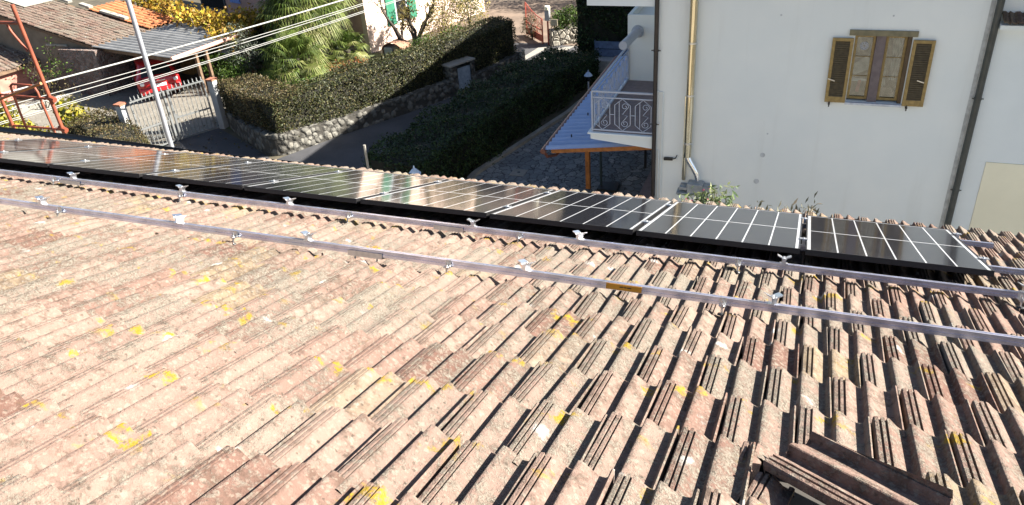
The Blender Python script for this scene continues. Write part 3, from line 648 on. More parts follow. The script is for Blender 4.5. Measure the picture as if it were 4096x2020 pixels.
b = MB(); b.bar((x0+.3, y0+.12, 2.20), (x0+.3, y1, 2.20), .1, .12); b.build('beam', M['orangewood'], pg)
for yy in (19.5, 23.5):
    b = MB(); b.box(-5.74, yy-.06, 0.012, -5.62, yy+.06, 2.13); b.build('post', M['orangewood'], pg)
b = MB(); b.tube([(x0-.06, y0-.02, 2.20), (x0-.06, y1, 2.24)], .07, 10); b.tube([(x0-.06, y0+.05, 2.18), (x0-.02, y0+.2, 1.98), (x0+.1, y0+.5, 1.9), (-5.72, 19.4, 1.85)], .04, 8); b.build('gutter', M['copper'], pg, smooth=50)
b = MB()
for xx, yy in ((-5.5, 17.5), (-5.5, 19.0), (-5.5, 20.6), (-4.9, 17.5)): b.tube([(xx, yy, 2.40), (xx, yy, 2.47)], .018, 6)
b.build('roof_screws', M['black'], pg)
pu = empty('closed_parasol', (-5.34, 19.63, 0), 'dark parasol pole in a square black base under the blue pergola roof', 'parasol')
b = MB(); b.tube([(-5.34, 19.63, .05), (-5.34, 19.63, 2.25)], .035, 10); b.build('pole', simple('dark_green_metal', (.015, .03, .035), .5), pu)
b = MB(); b.box(-5.34-.05, 19.35, .02, -5.34+.5, 19.85, .09); b.build('base', M['black'], pu)
tb = empty('small_table', (-4.35, 21.2, 0), 'small dark table on one leg under the pergola by the house wall', 'table')
b = MB(); b.box(-4.65, 20.9, .70, -4.1, 21.4, .735); b.build('tabletop', M['black'], tb); b = MB(); b.tube([(-4.4, 21.15, .02), (-4.4, 21.15, .70)], .04, 8); b.build('leg', M['black'], tb)
M['lampblue'] = simple('pale_blue_enamel', (0.4200, 0.5200, 0.6600), .4)
def lamp(base, z, label):
    r = empty('garden_lamp', base, label, 'lamp', 'garden lamps on posts'); bx, by = base[0], base[1]
    b = MB(); b.tube([(bx, by, 0), (bx, by, z-.38)], .028, 8); b.lathe((bx, by, 0.01), [(.07, 0), (.07, .05), (.03, .1)], 10); b.build('post', M['paintw'], r, smooth=40)
    b = MB(); b.lathe((bx, by, z-.38), [(.05, 0), (.08, .02), (.095, .2), (.09, .21)], 6); b.build('lantern', M['glass'], r)
    b = MB(); b.lathe((bx, by, z-.18), [(.16, 0), (.15, .02), (.06, .12), (.02, .15), (.02, .19), (.005, .22)], 8); b.build('cap', M['lampblue'], r)
lb = G(2355, 400); lamp((lb.x, lb.y, 0), Up(lb, 2353, 283), 'white garden lamp post standing between the dark hedge and the balcony')
v = Yp(1655, 668, 15.0); lamp((v.x, v.y, 0), v.z, 'garden lamp whose pale blue cap shows just over the tiled eave')
# blue storage shed / tank behind the lamp
bx = empty('storage_box', (-6.8, 29.5, 0), 'blue slatted storage bench behind the white garden lamp', 'storage box')
b = MB(); v0 = G(2350, 300)+Vector((.15, 0, 0)); v1 = G(2490, 305)
b.box(v0.x, 29.3, 0.02, v0.x+2.3, 29.9, .55); b.build('base', M['grey_metal'], bx)
b = MB()
for i in range(2): b.box(v0.x, 29.86, .57+.31*i, v0.x+2.3, 29.9, .85+.31*i)
b.box(v0.x-.02, 29.84, 0.02, v0.x-.001, 29.92, 1.2); b.build('back_board', simple('blue_board', (.09, .13, .22), .5), bx)
pot = MB(); v = Yp(1470, 680, 13.5); v2 = Yp(1457, 580, 13.5); pot.tube([(v.x, v.y, 0), (v2.x, v2.y, v2.z)], .028, 6)
tag(pot.build('garden_stake', M['concrete'], None), 'thin pale stake in front of the near dark hedge, rising over the eave', 'stake')

# ================================================================== LANE: stone wall, hedges, meter niche
M['lf_hedge'] = leafmat('hedge_leaves', [(0, (0.0136, 0.0193, 0.0056)), (.35, (0.0331, 0.0431, 0.0113)), (.65, (0.0585, 0.0668, 0.0187)), (.85, (0.0975, 0.0839, 0.0318)), (1, (0.1463, 0.1238, 0.0515))], .15)
M['lf_brown'] = leafmat('browning_hedge_leaves', [(0, (0.0283, 0.0258, 0.0086)), (.3, (0.0707, 0.0551, 0.0207)), (.6, (0.1226, 0.0827, 0.0387)), (.8, (0.0613, 0.0735, 0.0207)), (1, (0.1603, 0.1240, 0.0603))], .15)
M['lf_dark'] = leafmat('dark_conifer_leaves', [(0, (0.0084, 0.0176, 0.0052)), (.6, (0.0224, 0.0480, 0.0130)), (1, (0.0490, 0.0880, 0.0208))], .1)
M['lf_palm'] = leafmat('palm_leaves', [(0, (0.0330, 0.0605, 0.0083)), (.45, (0.0935, 0.1375, 0.0248)), (.8, (0.1815, 0.2145, 0.0550)), (1, (0.2420, 0.2365, 0.0990))], .25)
M['lf_green'] = leafmat('bright_green_leaves', [(0, (0.0210, 0.0490, 0.0070)), (.5, (0.0560, 0.1120, 0.0140)), (1, (0.1120, 0.1680, 0.0280))], .3)
M['lf_yellow'] = leafmat('yellow_vine_leaves', [(0, (0.1632, 0.0884, 0.0136)), (.35, (0.2992, 0.1700, 0.0272)), (.7, (0.4216, 0.2924, 0.0340)), (.9, (0.4760, 0.3944, 0.0408)), (1, (0.1496, 0.1836, 0.0272))], .3)
M['lf_lemon'] = leafmat('yellow_green_leaves', [(0, (0.0632, 0.0694, 0.0112)), (.4, (0.1686, 0.1686, 0.0167)), (.8, (0.3267, 0.2778, 0.0223)), (1, (0.3689, 0.2877, 0.0558))], .3)
M['lf_olive'] = leafmat('grey_green_olive_leaves', [(0, (0.0450, 0.0600, 0.0375)), (.5, (0.1050, 0.1275, 0.0900)), (1, (0.2250, 0.2475, 0.2025))], .2)
M['lf_autumn'] = leafmat('autumn_tree_leaves', [(0, (0.0800, 0.0800, 0.0240)), (.5, (0.2240, 0.1840, 0.0560)), (1, (0.4000, 0.3360, 0.1200))], .3)
M['lf_white'] = leafmat('pale_seedheads', [(0, (.35, .36, .33)), (1, (.65, .66, .63))], .2)
M['core'] = simple('hedge_inner_twigs', (.018, .017, .010), .95, var=.4, scale=5)
M['bark'] = simple('dark_bark', (.045, .035, .028), .95, var=.4, scale=14, bump=.6)
M['twig'] = simple('grey_twigs', (0.1400, 0.1155, 0.0910), .9, var=.25, scale=10)
def hedge(name, label, path, wdt, z0, z1, mat, size=.085, dens=430, cat='hedge', rag=.05, wob=.10):
    """clipped hedge along a polyline: a twiggy core and many separate leaves on its faces"""
    path = [Vector((p[0], p[1], 0)) for p in path]; n = len(path); L = []; Rr = []
    for i in range(n):
        d = (path[min(i+1, n-1)]-path[max(i-1, 0)]).normalized(); nn = Vector((-d.y, d.x, 0)); L.append(path[i]+nn*wdt/2); Rr.append(path[i]-nn*wdt/2)
    zz0 = z0 if isinstance(z0, (list, tuple)) else [z0]*n; zz1 = z1 if isinstance(z1, (list, tuple)) else [z1]*n
    root = empty(name, (path[n//2].x, path[n//2].y, zz0[n//2]), label, cat)
    k = .12; c = MB(); rings = []
    for i in range(n):
        l = L[i].lerp(Rr[i], k); r = Rr[i].lerp(L[i], k); rings.append([Vector((l.x, l.y, zz0[i])), Vector((r.x, r.y, zz0[i])), Vector((r.x, r.y, zz1[i]-.12)), Vector((l.x, l.y, zz1[i]-.12))])
    c.loft(rings); c.build('branches', M['core'], root)
    P, N = [], []
    def quad(a, b, c_, d, nrm):
        area = ((b-a).length+(d-c_).length)/2*((d-a).length+(c_-b).length)/2; m = int(area*dens)+1
        u = rng.random((m, 1)); v = rng.random((m, 1)); A_, B_, C_, D_ = (np.array(x) for x in (a, b, c_, d))
        q = (A_*(1-u)+B_*u)*(1-v)+(D_*(1-u)+C_*u)*v
        ph = q @ np.array([1.7, 2.3, 3.1]); ph2 = q @ np.array([4.1, -3.3, 5.7])
        off = wob*(np.sin(ph)*.5+np.sin(ph2)*.5)+rng.normal(0, rag, m)-.03
        q = q+np.array(nrm)*off[:, None]; P.append(q); N.append(np.repeat(np.array([nrm]), m, 0))
    up = Vector((0, 0, 1))
    for i in range(n-1):
        l0, l1, r0, r1 = L[i], L[i+1], Rr[i], Rr[i+1]; d = (path[i+1]-path[i]).normalized(); nn = Vector((-d.y, d.x, 0))
        at = lambda p, z: Vector((p.x, p.y, z))
        quad(at(l0, zz0[i]), at(l1, zz0[i+1]), at(l1, zz1[i+1]), at(l0, zz1[i]), nn); quad(at(r0, zz0[i]), at(r1, zz0[i+1]), at(r1, zz1[i+1]), at(r0, zz1[i]), -nn)
        quad(at(l0, zz1[i]), at(l1, zz1[i+1]), at(r1, zz1[i+1]), at(r0, zz1[i]), up)
    for i, sg in ((0, -1), (n-1, 1)):
        d = (path[1]-path[0]) if i == 0 else (path[-1]-path[-2]); d.normalize()
        quad(Vector((L[i].x, L[i].y, zz0[i])), Vector((Rr[i].x, Rr[i].y, zz0[i])), Vector((Rr[i].x, Rr[i].y, zz1[i])), Vector((L[i].x, L[i].y, zz1[i])), d*sg)
    leaves('foliage', np.concatenate(P), np.concatenate(N), size, mat, root); return root
def crown(cs, n, k=.5):                    # points through clumps: cs = (x, y, z, rx, ry, rz)
    P, N = [], []; tot = sum(c[3]*c[4]+c[5]*c[3] for c in cs)
    for c in cs:
        m = int(n*(c[3]*c[4]+c[5]*c[3])/tot)+1; d = rng.normal(size=(m, 3)); d /= np.linalg.norm(d, axis=1, keepdims=True)
        r = rng.uniform(k, 1.05, (m, 1)); P.append(np.array(c[:3])+d*r*np.array(c[3:])); N.append(d)
    return np.concatenate(P), np.concatenate(N)
def shrub(name, label, base, cs, n, size, mat, cat='shrub', aspect=.5, stems=5, group=None):
    r = empty(name, base, label, cat, group); base = Vector(base)
    b = MB()
    for i in range(stems):
        c = cs[i % len(cs)]; t = Vector(c[:3])+Vector((rng.normal(0, .3)*c[3], rng.normal(0, .3)*c[4], .3*c[5])); mid = base.lerp(t, .5)+Vector((rng.normal(0, .06), rng.normal(0, .06), 0)); b.tube([base+Vector((rng.normal(0, .008), rng.normal(0, .008), 0)), mid, t], [.03, .02, .008], 5)
    b.build('stems', M['bark'], r); P, N = crown(cs, n); leaves('foliage', P, N, size, mat, r, aspect); return r

sw = empty('stone_wall', (-14, 24, 0), 'low rubble stone wall along the lane carrying the long clipped hedge', 'wall')
def wallstrip(mb, pts, wdt, h0, h1):
    st = []
    for i in range(len(pts)-1):
        a = Vector((*pts[i], h0[i])); b = Vector((*pts[i+1], h0[i+1])); m = max(2, int((b-a).length/.16))
        st += [a.lerp(b, k/m) for k in range(m)]
    st.append(Vector((*pts[-1], h0[-1]))); n = len(st)-1
    def f(u, v):
        i = round(u*n); p = st[i]; d = st[min(i+2, n)]-st[max(i-2, 0)]; d.z = 0; d.normalize(); nn = Vector((-d.y, d.x, 0))*wdt/2; k = v*4; h = p.z; p = Vector((p.x, p.y, 0))
        jit = .018*math.sin(i*2.3)+.016*math.sin(i*3.9+v*17)
        if k <= 1: q = p-nn*(1+.12*(1-k)); return (q.x-nn.x*jit*4, q.y-nn.y*jit*4, h*k)
        if k <= 2: q = p-nn; return (q.x, q.y, h+jit*.7)
        if k <= 3: q = p+nn*(k-2)*.98-nn*(3-k)*.98; return (q.x, q.y, h+.02+jit)
        q = p+nn; return (q.x, q.y, h*(4-k)+.001)
    mb.grid(f, n, 16)
wpath = [(-11.62, 29.75), (-11.95, 28.3), (-12.45, 27.1)]; wp2 = [(-12.95, 26.1), (-13.9, 24.2), (-15.1, 22.1), (-16.2, 19.95), (-16.55, 19.75), (-17.3, 20.1), (-18.4, 20.75), (-19.6, 21.6), (-20.0, 21.95)]
b = MB(); wallstrip(b, wp2, .34, [.62, .6, .55, .7, .72, .72, .66, .58, .55], None); b.build('wall', M['rubble'], sw, smooth=50)
b = MB(); wallstrip(b, wpath, .32, [.58, .55, .5], None); b.build('wall', M['rubble'], sw, smooth=50)
b = MB(); b.box(-11.82, 29.7, 0, -11.36, 30.16, .66); po = b.build('end_pier', M['planter_stone'], sw, bevel=.03)
nc = empty('meter_niche', (-12.8, 26.6, 0), 'stone niche with a grey metal meter door in the lane wall', 'meter cabinet')
a = Vector((-12.98, 26.02, 0)); c = Vector((-12.45, 27.12, 0)); d = (c-a).normalized(); nn = Vector((d.y, -d.x, 0))
def obox(mb, o, d, nn, u0, u1, n0, n1, z0, z1):
    P = lambda u, n_, z: o+d*u+nn*n_+Vector((0, 0, z)); return mb.hexa([P(u0, n0, z0), P(u1, n0, z0), P(u1, n1, z0), P(u0, n1, z0), P(u0, n0, z1), P(u1, n0, z1), P(u1, n1, z1), P(u0, n1, z1)])
Ln = (c-a).length
b = MB(); obox(b, a, d, nn, 0, .36, -.25, .19, 0, 1.14); obox(b, a, d, nn, Ln-.2, Ln, -.25, .19, 0, 1.14); obox(b, a, d, nn, .361, Ln-.201, -.25, .10, 0, 1.0); b.build('surround', M['rubble'], nc)
b = MB(); obox(b, a, d, nn, .36, Ln-.2, .102, .14, .12, .98); b.build('door', simple('grey_blue_door', (.26, .31, .37), .5), nc)
b = MB(); obox(b, a, d, nn, -.03, Ln+.03, -.28, .23, 1.142, 1.2); b.build('coping', M['concrete'], nc)
hd = hedge('clipped_hedge', 'long clipped hedge on the stone wall, half in the shade of the white house', [(-16.75, 20.05), (-15.75, 22.2), (-14.6, 24.5), (-13.5, 26.6), (-12.6, 28.5), (-12.1, 29.9)], 1.15, .45, [1.75, 1.8, 1.85, 1.9, 1.95, 2.0], M['lf_hedge'], .075, 760)
hedge('browning_hedge', 'brownish sunlit hedge corner behind the curved stone wall by the grey gate', [(-16.1, 20.55), (-17.3, 20.85), (-18.5, 21.55), (-19.95, 22.5)], 1.35, .4, [1.85, 1.85, 1.75, 1.6], M['lf_brown'], .07, 820)
hedge('dark_hedge', 'broad dark green hedge in shadow between the lane and the paved patio', [(-10.6, 17.3), (-10.2, 20.5), (-9.75, 23.2), (-9.3, 26.1), (-9.0, 27.7), (-8.95, 29.3)], 2.0, .02, [1.42, 1.47, 1.47, 1.32, 1.1, .95], M['lf_dark'], .085, 700, rag=.07, wob=.16)
hedge('tall_dark_hedge', 'very tall dark evergreen hedge behind the balcony and the blue bench', [(-9.25, 30.95), (-6.8, 31.3), (-4.2, 31.6)], 1.0, .02, [4.6, 5.2, 5.0], M['lf_dark'], .11, 460, rag=.09, wob=.2)

# ================================================================== GREY GATE, pillars and red car
M['gate'] = simple('grey_galvanised_gate', (0.1800, 0.1875, 0.1875), .5, .3, .1)
M['pillar'] = simple('white_gate_pillar', (0.3300, 0.3375, 0.3450), .85, var=.08, scale=3)
M['brickcap'] = simple('brick_cap', (0.2625, 0.1050, 0.0600), .85)
def pillar(p, z, s, label):
    r = empty('gate_pillar', (p[0], p[1], 0), label, 'pillar', 'white gate pillars'); b = MB(); b.box(p[0]-s/2, p[1]-s/2, 0, p[0]+s/2, p[1]+s/2, z); b.build('shaft', M['pillar'], r, bevel=.01)
    b = MB(); b.box(p[0]-s/2-.03, p[1]-s/2-.03, z+.002, p[0]+s/2+.03, p[1]+s/2+.03, z+.06); b.build('cap', M['brickcap'], r)
pillar((-21.55, 18.72), 1.8, .24, 'white gate pillar with brick cap beside the clipped round-topped hedge at left')
pillar((-20.02, 21.5), 1.8, .24, 'white gate pillar with brick cap at the end of the brown hedge')
def gate_leaf(p, q, label, z1=1.85, post_q=True):
    r = empty('gate_leaf', (p[0], p[1], 0), label, 'gate', 'leaves of the grey spiked gate'); p = Vector((p[0], p[1], 0)); q = Vector((q[0], q[1], 0)); L = (q-p).length; d = (q-p).normalized()
    at = lambda u, z: p+d*u+Vector((0, 0, z))
    f = MB()
    for z in (.10, .85, z1): f.bar(at(0, z), at(L, z), .04, .05)
    f.bar(at(.02, .08), at(.02, z1), .05, .05, d); f.bar(at(L-.03, .06), at(L-.03, z1+.02), .09, .07, d); f.build('frame', M['gate'], r)
    n = max(5, int(L/.135)); b = MB(); s_ = MB()
    for i in range(1, n): b.bar(at(L*i/n, .1), at(L*i/n, z1), .02, .02, d)
    b.build('bars', M['gate'], r)
    for i in range(n):
        u = L*(i+.5)/n; s_.lathe(at(u, z1+.025), [(.028, 0), (.03, .04), (.012, .07), (.026, .085), (.002, .16)], 6)
    s_.build('spikes', M['gate'], r); b = MB(); b.bar(at(L-.12, .9), at(L-.02, .9), .06, .14); b.build('lock', M['gate'], r); return r
gate_leaf((-21.25, 18.85), (-20.85, 20.02), 'left leaf of the grey spiked gate, behind the tall steel pole')
gate_leaf((-20.18, 21.28), (-20.80, 20.10), 'right leaf of the grey spiked gate, in front of the red car')
# low railing in the drive
lr = MB(); a = G(548, 578); c = G(690, 545)
for z in (.12, .5): lr.bar((a.x, a.y, z), (c.x, c.y, z), .03, .03)
for i in range(13): p = a.lerp(c, i/12); lr.bar((p.x, p.y, 0), (p.x, p.y, .62), .02, .02, Vector((1, 0, 0)))
tag(lr.build('low_railing', M['gate'], None), 'low grey railing on the drive in front of the grey gate', 'railing')
def carpaint():
    t = NT('red_car_paint'); t.col((.42, .005, .008)); t.b.inputs['Coat Weight'].default_value = .8; t.b.inputs['Coat Roughness'].default_value = .05; return t.done(.35)
M['red'] = carpaint()
M['rubber'] = simple('black_rubber', (.012, .012, .012), .85)
M['lampred'] = simple('red_lamp_lens', (.35, .01, .012), .15)
M['lampclear'] = simple('clear_lamp_lens', (.75, .75, .74), .12)
M['plate'] = simple('white_number_plate', (.65, .66, .66), .5)
def car(loc, rz):
    r = empty('parked_car', (0, 0, 0), 'red hatchback parked under the corrugated carport behind the grey gate', 'car')
    # local: rear bumper at y = 0 (facing -y), front towards +y
    St = [(0.00, .30, .62, .64, .92), (.06, .26, .74, .80, .98), (.16, .24, .80, .95, 1.02)]
    rings = []
    def ring(y, hw, z0, zb, zr, hr):       # half width, sill, belt, roof, half width at roof
        pts = []
        for sx in (1, -1):
            seq = [(hw*.86, z0), (hw*.97, z0+.12), (hw, z0+.34), (hw*.985, zb-.08), (hw*.94, zb), (hr*1.02, zr-.10), (hr*.9, zr-.02), (hr*.45, zr)]
            if sx == 1: pts += [Vector((x, y, z)) for x, z in seq]
            else: pts += [Vector((-x, y, z)) for x, z in reversed(seq)]
        return pts
    for a in ((0, .66, .36, .72, .76, .55), (.05, .78, .28, .84, .90, .66), (.14, .82, .24, .92, 1.0, .70), (.24, .83, .22, .95, 1.12, .66), (.42, .835, .22, .95, 1.34, .60), (.55, .84, .22, .95, 1.45, .58), (.9, .84, .2, .95, 1.49, .60), (1.8, .84, .2, .94, 1.50, .60), (2.3, .84, .2, .93, 1.44, .58), (2.85, .83, .2, .92, 1.0, .68), (3.4, .80, .2, .84, .9, .66), (3.75, .70, .24, .70, .76, .55)): rings.append(ring(*a))
    b = MB(); b.loft(rings); body = b.build('body', M['red'], r, smooth=60)
    def rear(x, z, off=.012):              # point on the sloped tailgate
        zs = [(.76, 0), (.9, .05), (1.0, .14), (1.12, .24), (1.34, .42), (1.45, .55)]
        for (za, ya), (zb, yb) in zip(zs, zs[1:]):
            if za <= z <= zb: return Vector((x, ya+(yb-ya)*(z-za)/(zb-za)-off, z))
        return Vector((x, -off, z))
    b = MB(); b.grid(lambda u, v: rear((u-.5)*2*(.60-.10*v), 1.02+.34*v-.03*abs(u-.5)*2, .015), 8, 6); b.build('rear_window', M['glass'], r, smooth=60)
    for sx in (1, -1):
        b = MB(); b.add([(sx*.80, .55, .98), (sx*.82, 2.3, .98), (sx*.64, 2.0, 1.38), (sx*.64, .75, 1.38)], [(0, 1, 2, 3)]); o = b.build('side_window', M['glass'], r); o.location.x += sx*.015
        for yy in (.68, 2.95):
            b = MB(); b.tube([(sx*.66, yy, .30), (sx*.85, yy, .30)], .30, 22); wo_ = b.build('wheel', M['rubber'], r, smooth=40); b = MB(); b.tube([(sx*.845, yy, .30), (sx*.858, yy, .30)], .20, 16); b.build('rim', M['steel'], wo_)
        for zz, mm in ((.90, 'lampred'), (.76, 'lampclear')):
            b = MB(); c_ = Vector((sx*.64, -.0+.05, zz)); b.tube([c_+Vector((0, -.10, 0)), c_+Vector((0, -.06, 0)), c_+Vector((0, .08, 0))], [.055, .085, .09], 16); b.build('tail_lamp', M[mm], r, smooth=50)
    b = MB(); b.box(-.26, -.035, .58, .26, -.01, .70); b.build('number_plate', M['plate'], r)
    b = MB(); b.loft([[Vector((x, y, z)) for y, z in ((-.06, .34), (-.09, .42), (-.09, .52), (-.04, .58), (.10, .58), (.10, .30))] for x in (-.80, .80)]); b.build('bumper', M['red'], r, bevel=.03)
    b = MB(); b.box(-.55, -.095, .30, .55, -.06, .40); b.build('lower_grille', M['rubber'], r)
    b = MB(); b.bar((-.25, .02, .80), (.25, .02, .80), .05, .025); b.build('tailgate_handle', M['alu2'], r)
    r.location = loc; r.rotation_euler = (0, 0, rz)
car((-24.75, 23.7, .012), R(49))

# ================================================================== SHEDS and carport at upper left
def slope_tiles(O, U, D, nu, nv, tw, tl, mat, name, parent, mean=.3, sd=.25, hump=.035):
    """small barrel tile roof: O corner, U along the eave, D down the slope; nv rows"""
    U = Vector(U).normalized(); D = Vector(D).normalized(); Nn = U.cross(D); Nn = Nn if Nn.z > 0 else -Nn
    prof = [(0, 0), (.12, .75), (.28, 1), (.44, .75), (.56, 0), (.78, -.15), (1, 0)]; V, Fc, r = [], [], []; base = 0
    O, U, D, Nn = (np.array(x) for x in (O, U, D, Nn))
    for j in range(nv):
        for i in range(nu):
            jx, js, jz = rng.normal(0, .012), rng.normal(0, .02), rng.normal(0, .006); cr = np.clip(rng.normal(mean, sd), 0, 1); r2 = rng.random()
            for v in (0, 1):
                for a, h in prof:
                    V.append(O+U*((i+a)*tw+jx)+D*((j+v*1.12)*tl+js)+Nn*(h*hump+v*.028+jz-.01)); r.append((cr, r2, .2, 1))
            for a, h in prof: V.append(O+U*((i+a)*tw+jx)+D*((j+1.12)*tl+js)+Nn*(h*hump+.008+jz-.03)); r.append((cr, r2, .2, 1))
            m = len(prof)
            for k in range(m-1): Fc.append((base+k, base+k+1, base+m+k+1, base+m+k)); Fc.append((base+m+k, base+m+k+1, base+2*m+k+1, base+2*m+k))
            base += 3*m
    return np_mesh(name, np.array(V), np.array(Fc), mat, parent, np.array(r))
M['brick'] = stone('old_brick', 5.5, [(0, (.12, .075, .06)), (.5, (.19, .125, .105)), (1, (.27, .22, .20))], (.22, .20, .18), .05, .04)
M['sheet'] = simple('grey_corrugated_sheet', (0.2160, 0.2160, 0.2124), .55, 0, .22, 2.2)
M['slate'] = simple('grey_fibre_sheet', (0.2700, 0.2625, 0.2325), .9, var=.2, scale=6)
M['newtile'] = simple('new_orange_clay_tile', (0.4320, 0.1584, 0.0648), .85, var=.15, scale=9)
M['timber'] = simple('old_timber', (0.1280, 0.0800, 0.0480), .85, var=.3, scale=9)
M['pinkwall'] = simple('faded_pink_plaster', (0.3960, 0.1656, 0.1260), .9, var=.22, scale=2.5, bump=.2)
sh = empty('brick_shed', (-31, 26, 0), 'old brick shed with a weathered brown tile roof at upper left', 'shed')
E0 = G(370, 183, 2.06); E1 = G(600, 118, 2.06); T0 = Yp(0, 60, E0.y)
Uv = (E1-E0); Le = Uv.length; Dn = (E0-T0).normalized(); Ls = 9.0
top = E0-Dn*Ls
def rp(u, d, h=0):                         # u metres along the eave, d metres up the slope
    return E0+Uv.normalized()*u-Dn*d+Vector((0, 0, h))
slope_tiles(rp(0, Ls), Uv, Dn, int(Le/.19), int(Ls/.33), .19, .33, M['tile'], 'roof', sh, .5, .25)
b = MB(); b.hexa([rp(0, 0, -.16), rp(Le, 0, -.16), rp(Le, Ls, -.16), rp(0, Ls, -.16), rp(0, 0, -.05), rp(Le, 0, -.05), rp(Le, Ls, -.05), rp(0, Ls, -.05)]); b.build('roof_boards', M['timber'], sh)
b = MB(); q0 = rp(.15, .2); q1 = rp(.15, Ls); b.hexa([(q1.x, q1.y, 0), (q0.x, q0.y, 0), (q0.x, q0.y+.25, 0), (q1.x, q1.y+.25, 0), (q1.x, q1.y, q1.z-.2), (q0.x, q0.y, q0.z-.2), (q0.x, q0.y+.25, q0.z-.2), (q1.x, q1.y+.25, q1.z-.2)]); b.build('gable_wall', simple('dark_gable_plaster', (.17, .135, .10), .9, scale=2), sh)
b = MB(); b.box(-29.6, 23.62, 0, -27.6, 23.9, 1.93); b.build('wall', M['brick'], sh)
b = MB(); b.box(-27.9, 23.9, 0, -27.6, 29.5, 1.9); b.build('side_wall', M['brick'], sh)
b = MB(); a = G(262, 172, 1.98); b.box(a.x-.75, a.y-.35, 1.94, a.x+.45, a.y+.3, 2.02); b.build('roof_slab', M['slate'], sh)
b = MB(); k_ = G(285, 168, 2.03); b.box(k_.x-.14, k_.y-.1, 2.022, k_.x+.2, k_.y+.1, 2.09); tag(b.build('loose_brick', M['brickcap'], None), 'orange brick lying on the grey slab at the brick shed corner', 'brick')
for q, (px, py, w_, l_) in enumerate(((20, 22, 1.1, 2.0), (95, 22, 1.5, 2.2))):
    c_ = G(px, py, 3.15); b = MB(); u = Uv.normalized()
    pts = [c_+u*a-Dn*d_ for a, d_ in ((-w_/2, -l_/2), (w_/2, -l_/2), (w_/2, l_/2), (-w_/2, l_/2))]
    zc = [rp(0, 0).z+0 for _ in pts]
    nrm = u.cross(Dn); nrm = nrm if nrm.z > 0 else -nrm; sh_ = nrm*((E0-pts[0]).dot(nrm)+.06)
    pts = [p+sh_ for p in pts]; b.hexa(pts+[p+nrm*.03 for p in pts]); tag(b.build('repair_sheet', M['slate'], None), ('pale grey sheet laid on the shed tiles at the top left corner' if q == 0 else 'larger grey corrugated sheet patching the shed roof behind the red scaffold pole'), 'roof sheet')
for q, (px, py, dz) in enumerate(((345, 30, .1), (428, 58, .08), (462, 68, .08), (487, 75, .08), (262, 8, .1))):
    d_ = ray(px, py); u = Uv.normalized(); nrm = u.cross(Dn); nrm = nrm if nrm.z > 0 else -nrm; o_ = Vector((0, 0, H)); t_ = (E0-o_).dot(nrm)/d_.dot(nrm); c_ = o_+d_*t_+nrm*(.05)
    b = MB(); b.hexa([c_+u*a+Dn*e+nrm*h_ for h_ in (0, .1) for a, e in ((-.1, -.28), (.1, -.28), (.1, .28), (-.1, .28))])
    tag(b.build('roof_stone', M['slate'], None), 'grey block weighing down the tiles along the far edge of the brick shed roof', 'block', 'grey blocks on the shed roof edge')
# new orange roof behind
n_ = empty('orange_roofed_shed', (-27, 29, 0), 'small building with a bright new orange tile roof behind the brick shed', 'shed')
A0 = rp(Le+.02, 0); ex = G(745, 78, 2.06); Lo = (ex-A0).length; sO = 3.4
slope_tiles(rp(Le+.02, sO, .02), Uv, Dn, int(Lo/.22), int(sO/.36), .22, .36, M['newtile'], 'roof', n_, .5, .2, .045)
b = MB(); b.hexa([rp(Le+.03, 0, -.2), rp(Le+Lo, 0, -.2), rp(Le+Lo, sO, -.2), rp(Le+.03, sO, -.2), rp(Le+.03, 0, -.06), rp(Le+Lo, 0, -.06), rp(Le+Lo, sO, -.06), rp(Le+.03, sO, -.06)]); b.build('roof_boards', M['timber'], n_)
b = MB(); p0 = rp(Le+.2, .3); p1 = rp(Le+Lo-.2, sO-.2); b.box(min(p0.x, p1.x), p0.y, 0, max(p0.x, p1.x), p1.y, 1.85); b.build('wall', M['brick'], n_)
# carport
cp = empty('carport', (-25, 25, 0), 'dark carport with a grey corrugated roof over the red car', 'carport')
c00 = G(360, 186, 2.02); c10 = G(680, 232, 1.93); c11 = G(1005, 115, 1.93); c01 = G(748, 80, 2.02); 
def cr(u, v):
    p = c00.lerp(c10, u); q = c01.lerp(c11, u); r_ = p.lerp(q, v); return (r_.x, r_.y, r_.z+.042*math.sin(v*(c01-c00).length*2*math.pi/.27))
b = MB(); b.grid(cr, 3, 300); b.build('roof_sheet', M['sheet'], cp, smooth=60)
b = MB(); b.tube([c10+Vector((.05, 0, -.05)), c11+Vector((.05, 0, -.05))], .085, 10); b.build('gutter', simple('pink_plastic_gutter', (.52, .30, .24), .6), cp, smooth=40)
b = MB(); b.bar(c00+Vector((.2, .25, -.14)), c10+Vector((-.1, .15, -.12)), .12, .15); b.build('beam', M['timber'], cp)
for p in (c10.lerp(c11, .30), c10.lerp(c11, .42), c10.lerp(c11, .93)):
    b = MB(); b.box(p.x-.18, p.y-.06, 0, p.x-.06, p.y+.06, 1.85); b.build('post', M['timber'], cp)
bk = MB(); bk.box(-27.55, 28.4, 0, -22.3, 28.6, 1.95); bk.build('back_wall', M['brick'], cp)
b = MB(); p = G(775, 290); b.box(p.x-.35, p.y-.3, 0, p.x+.25, p.y-.05, 1.75); b.build('side_wall', simple('ochre_plaster', (.40, .26, .12), .9), cp)
wb = MB(); p = G(430, 372); wb.box(p.x-.4, p.y+.3, .72, p.x+.5, p.y+.8, .76); wb.box(p.x-.38, p.y+.32, 0, p.x-.32, p.y+.38, .72); wb.box(p.x+.42, p.y+.32, 0, p.x+.48, p.y+.38, .72); tag(wb.build('workbench', M['timber'], None), 'dark workbench in the carport shade left of the red car', 'workbench')
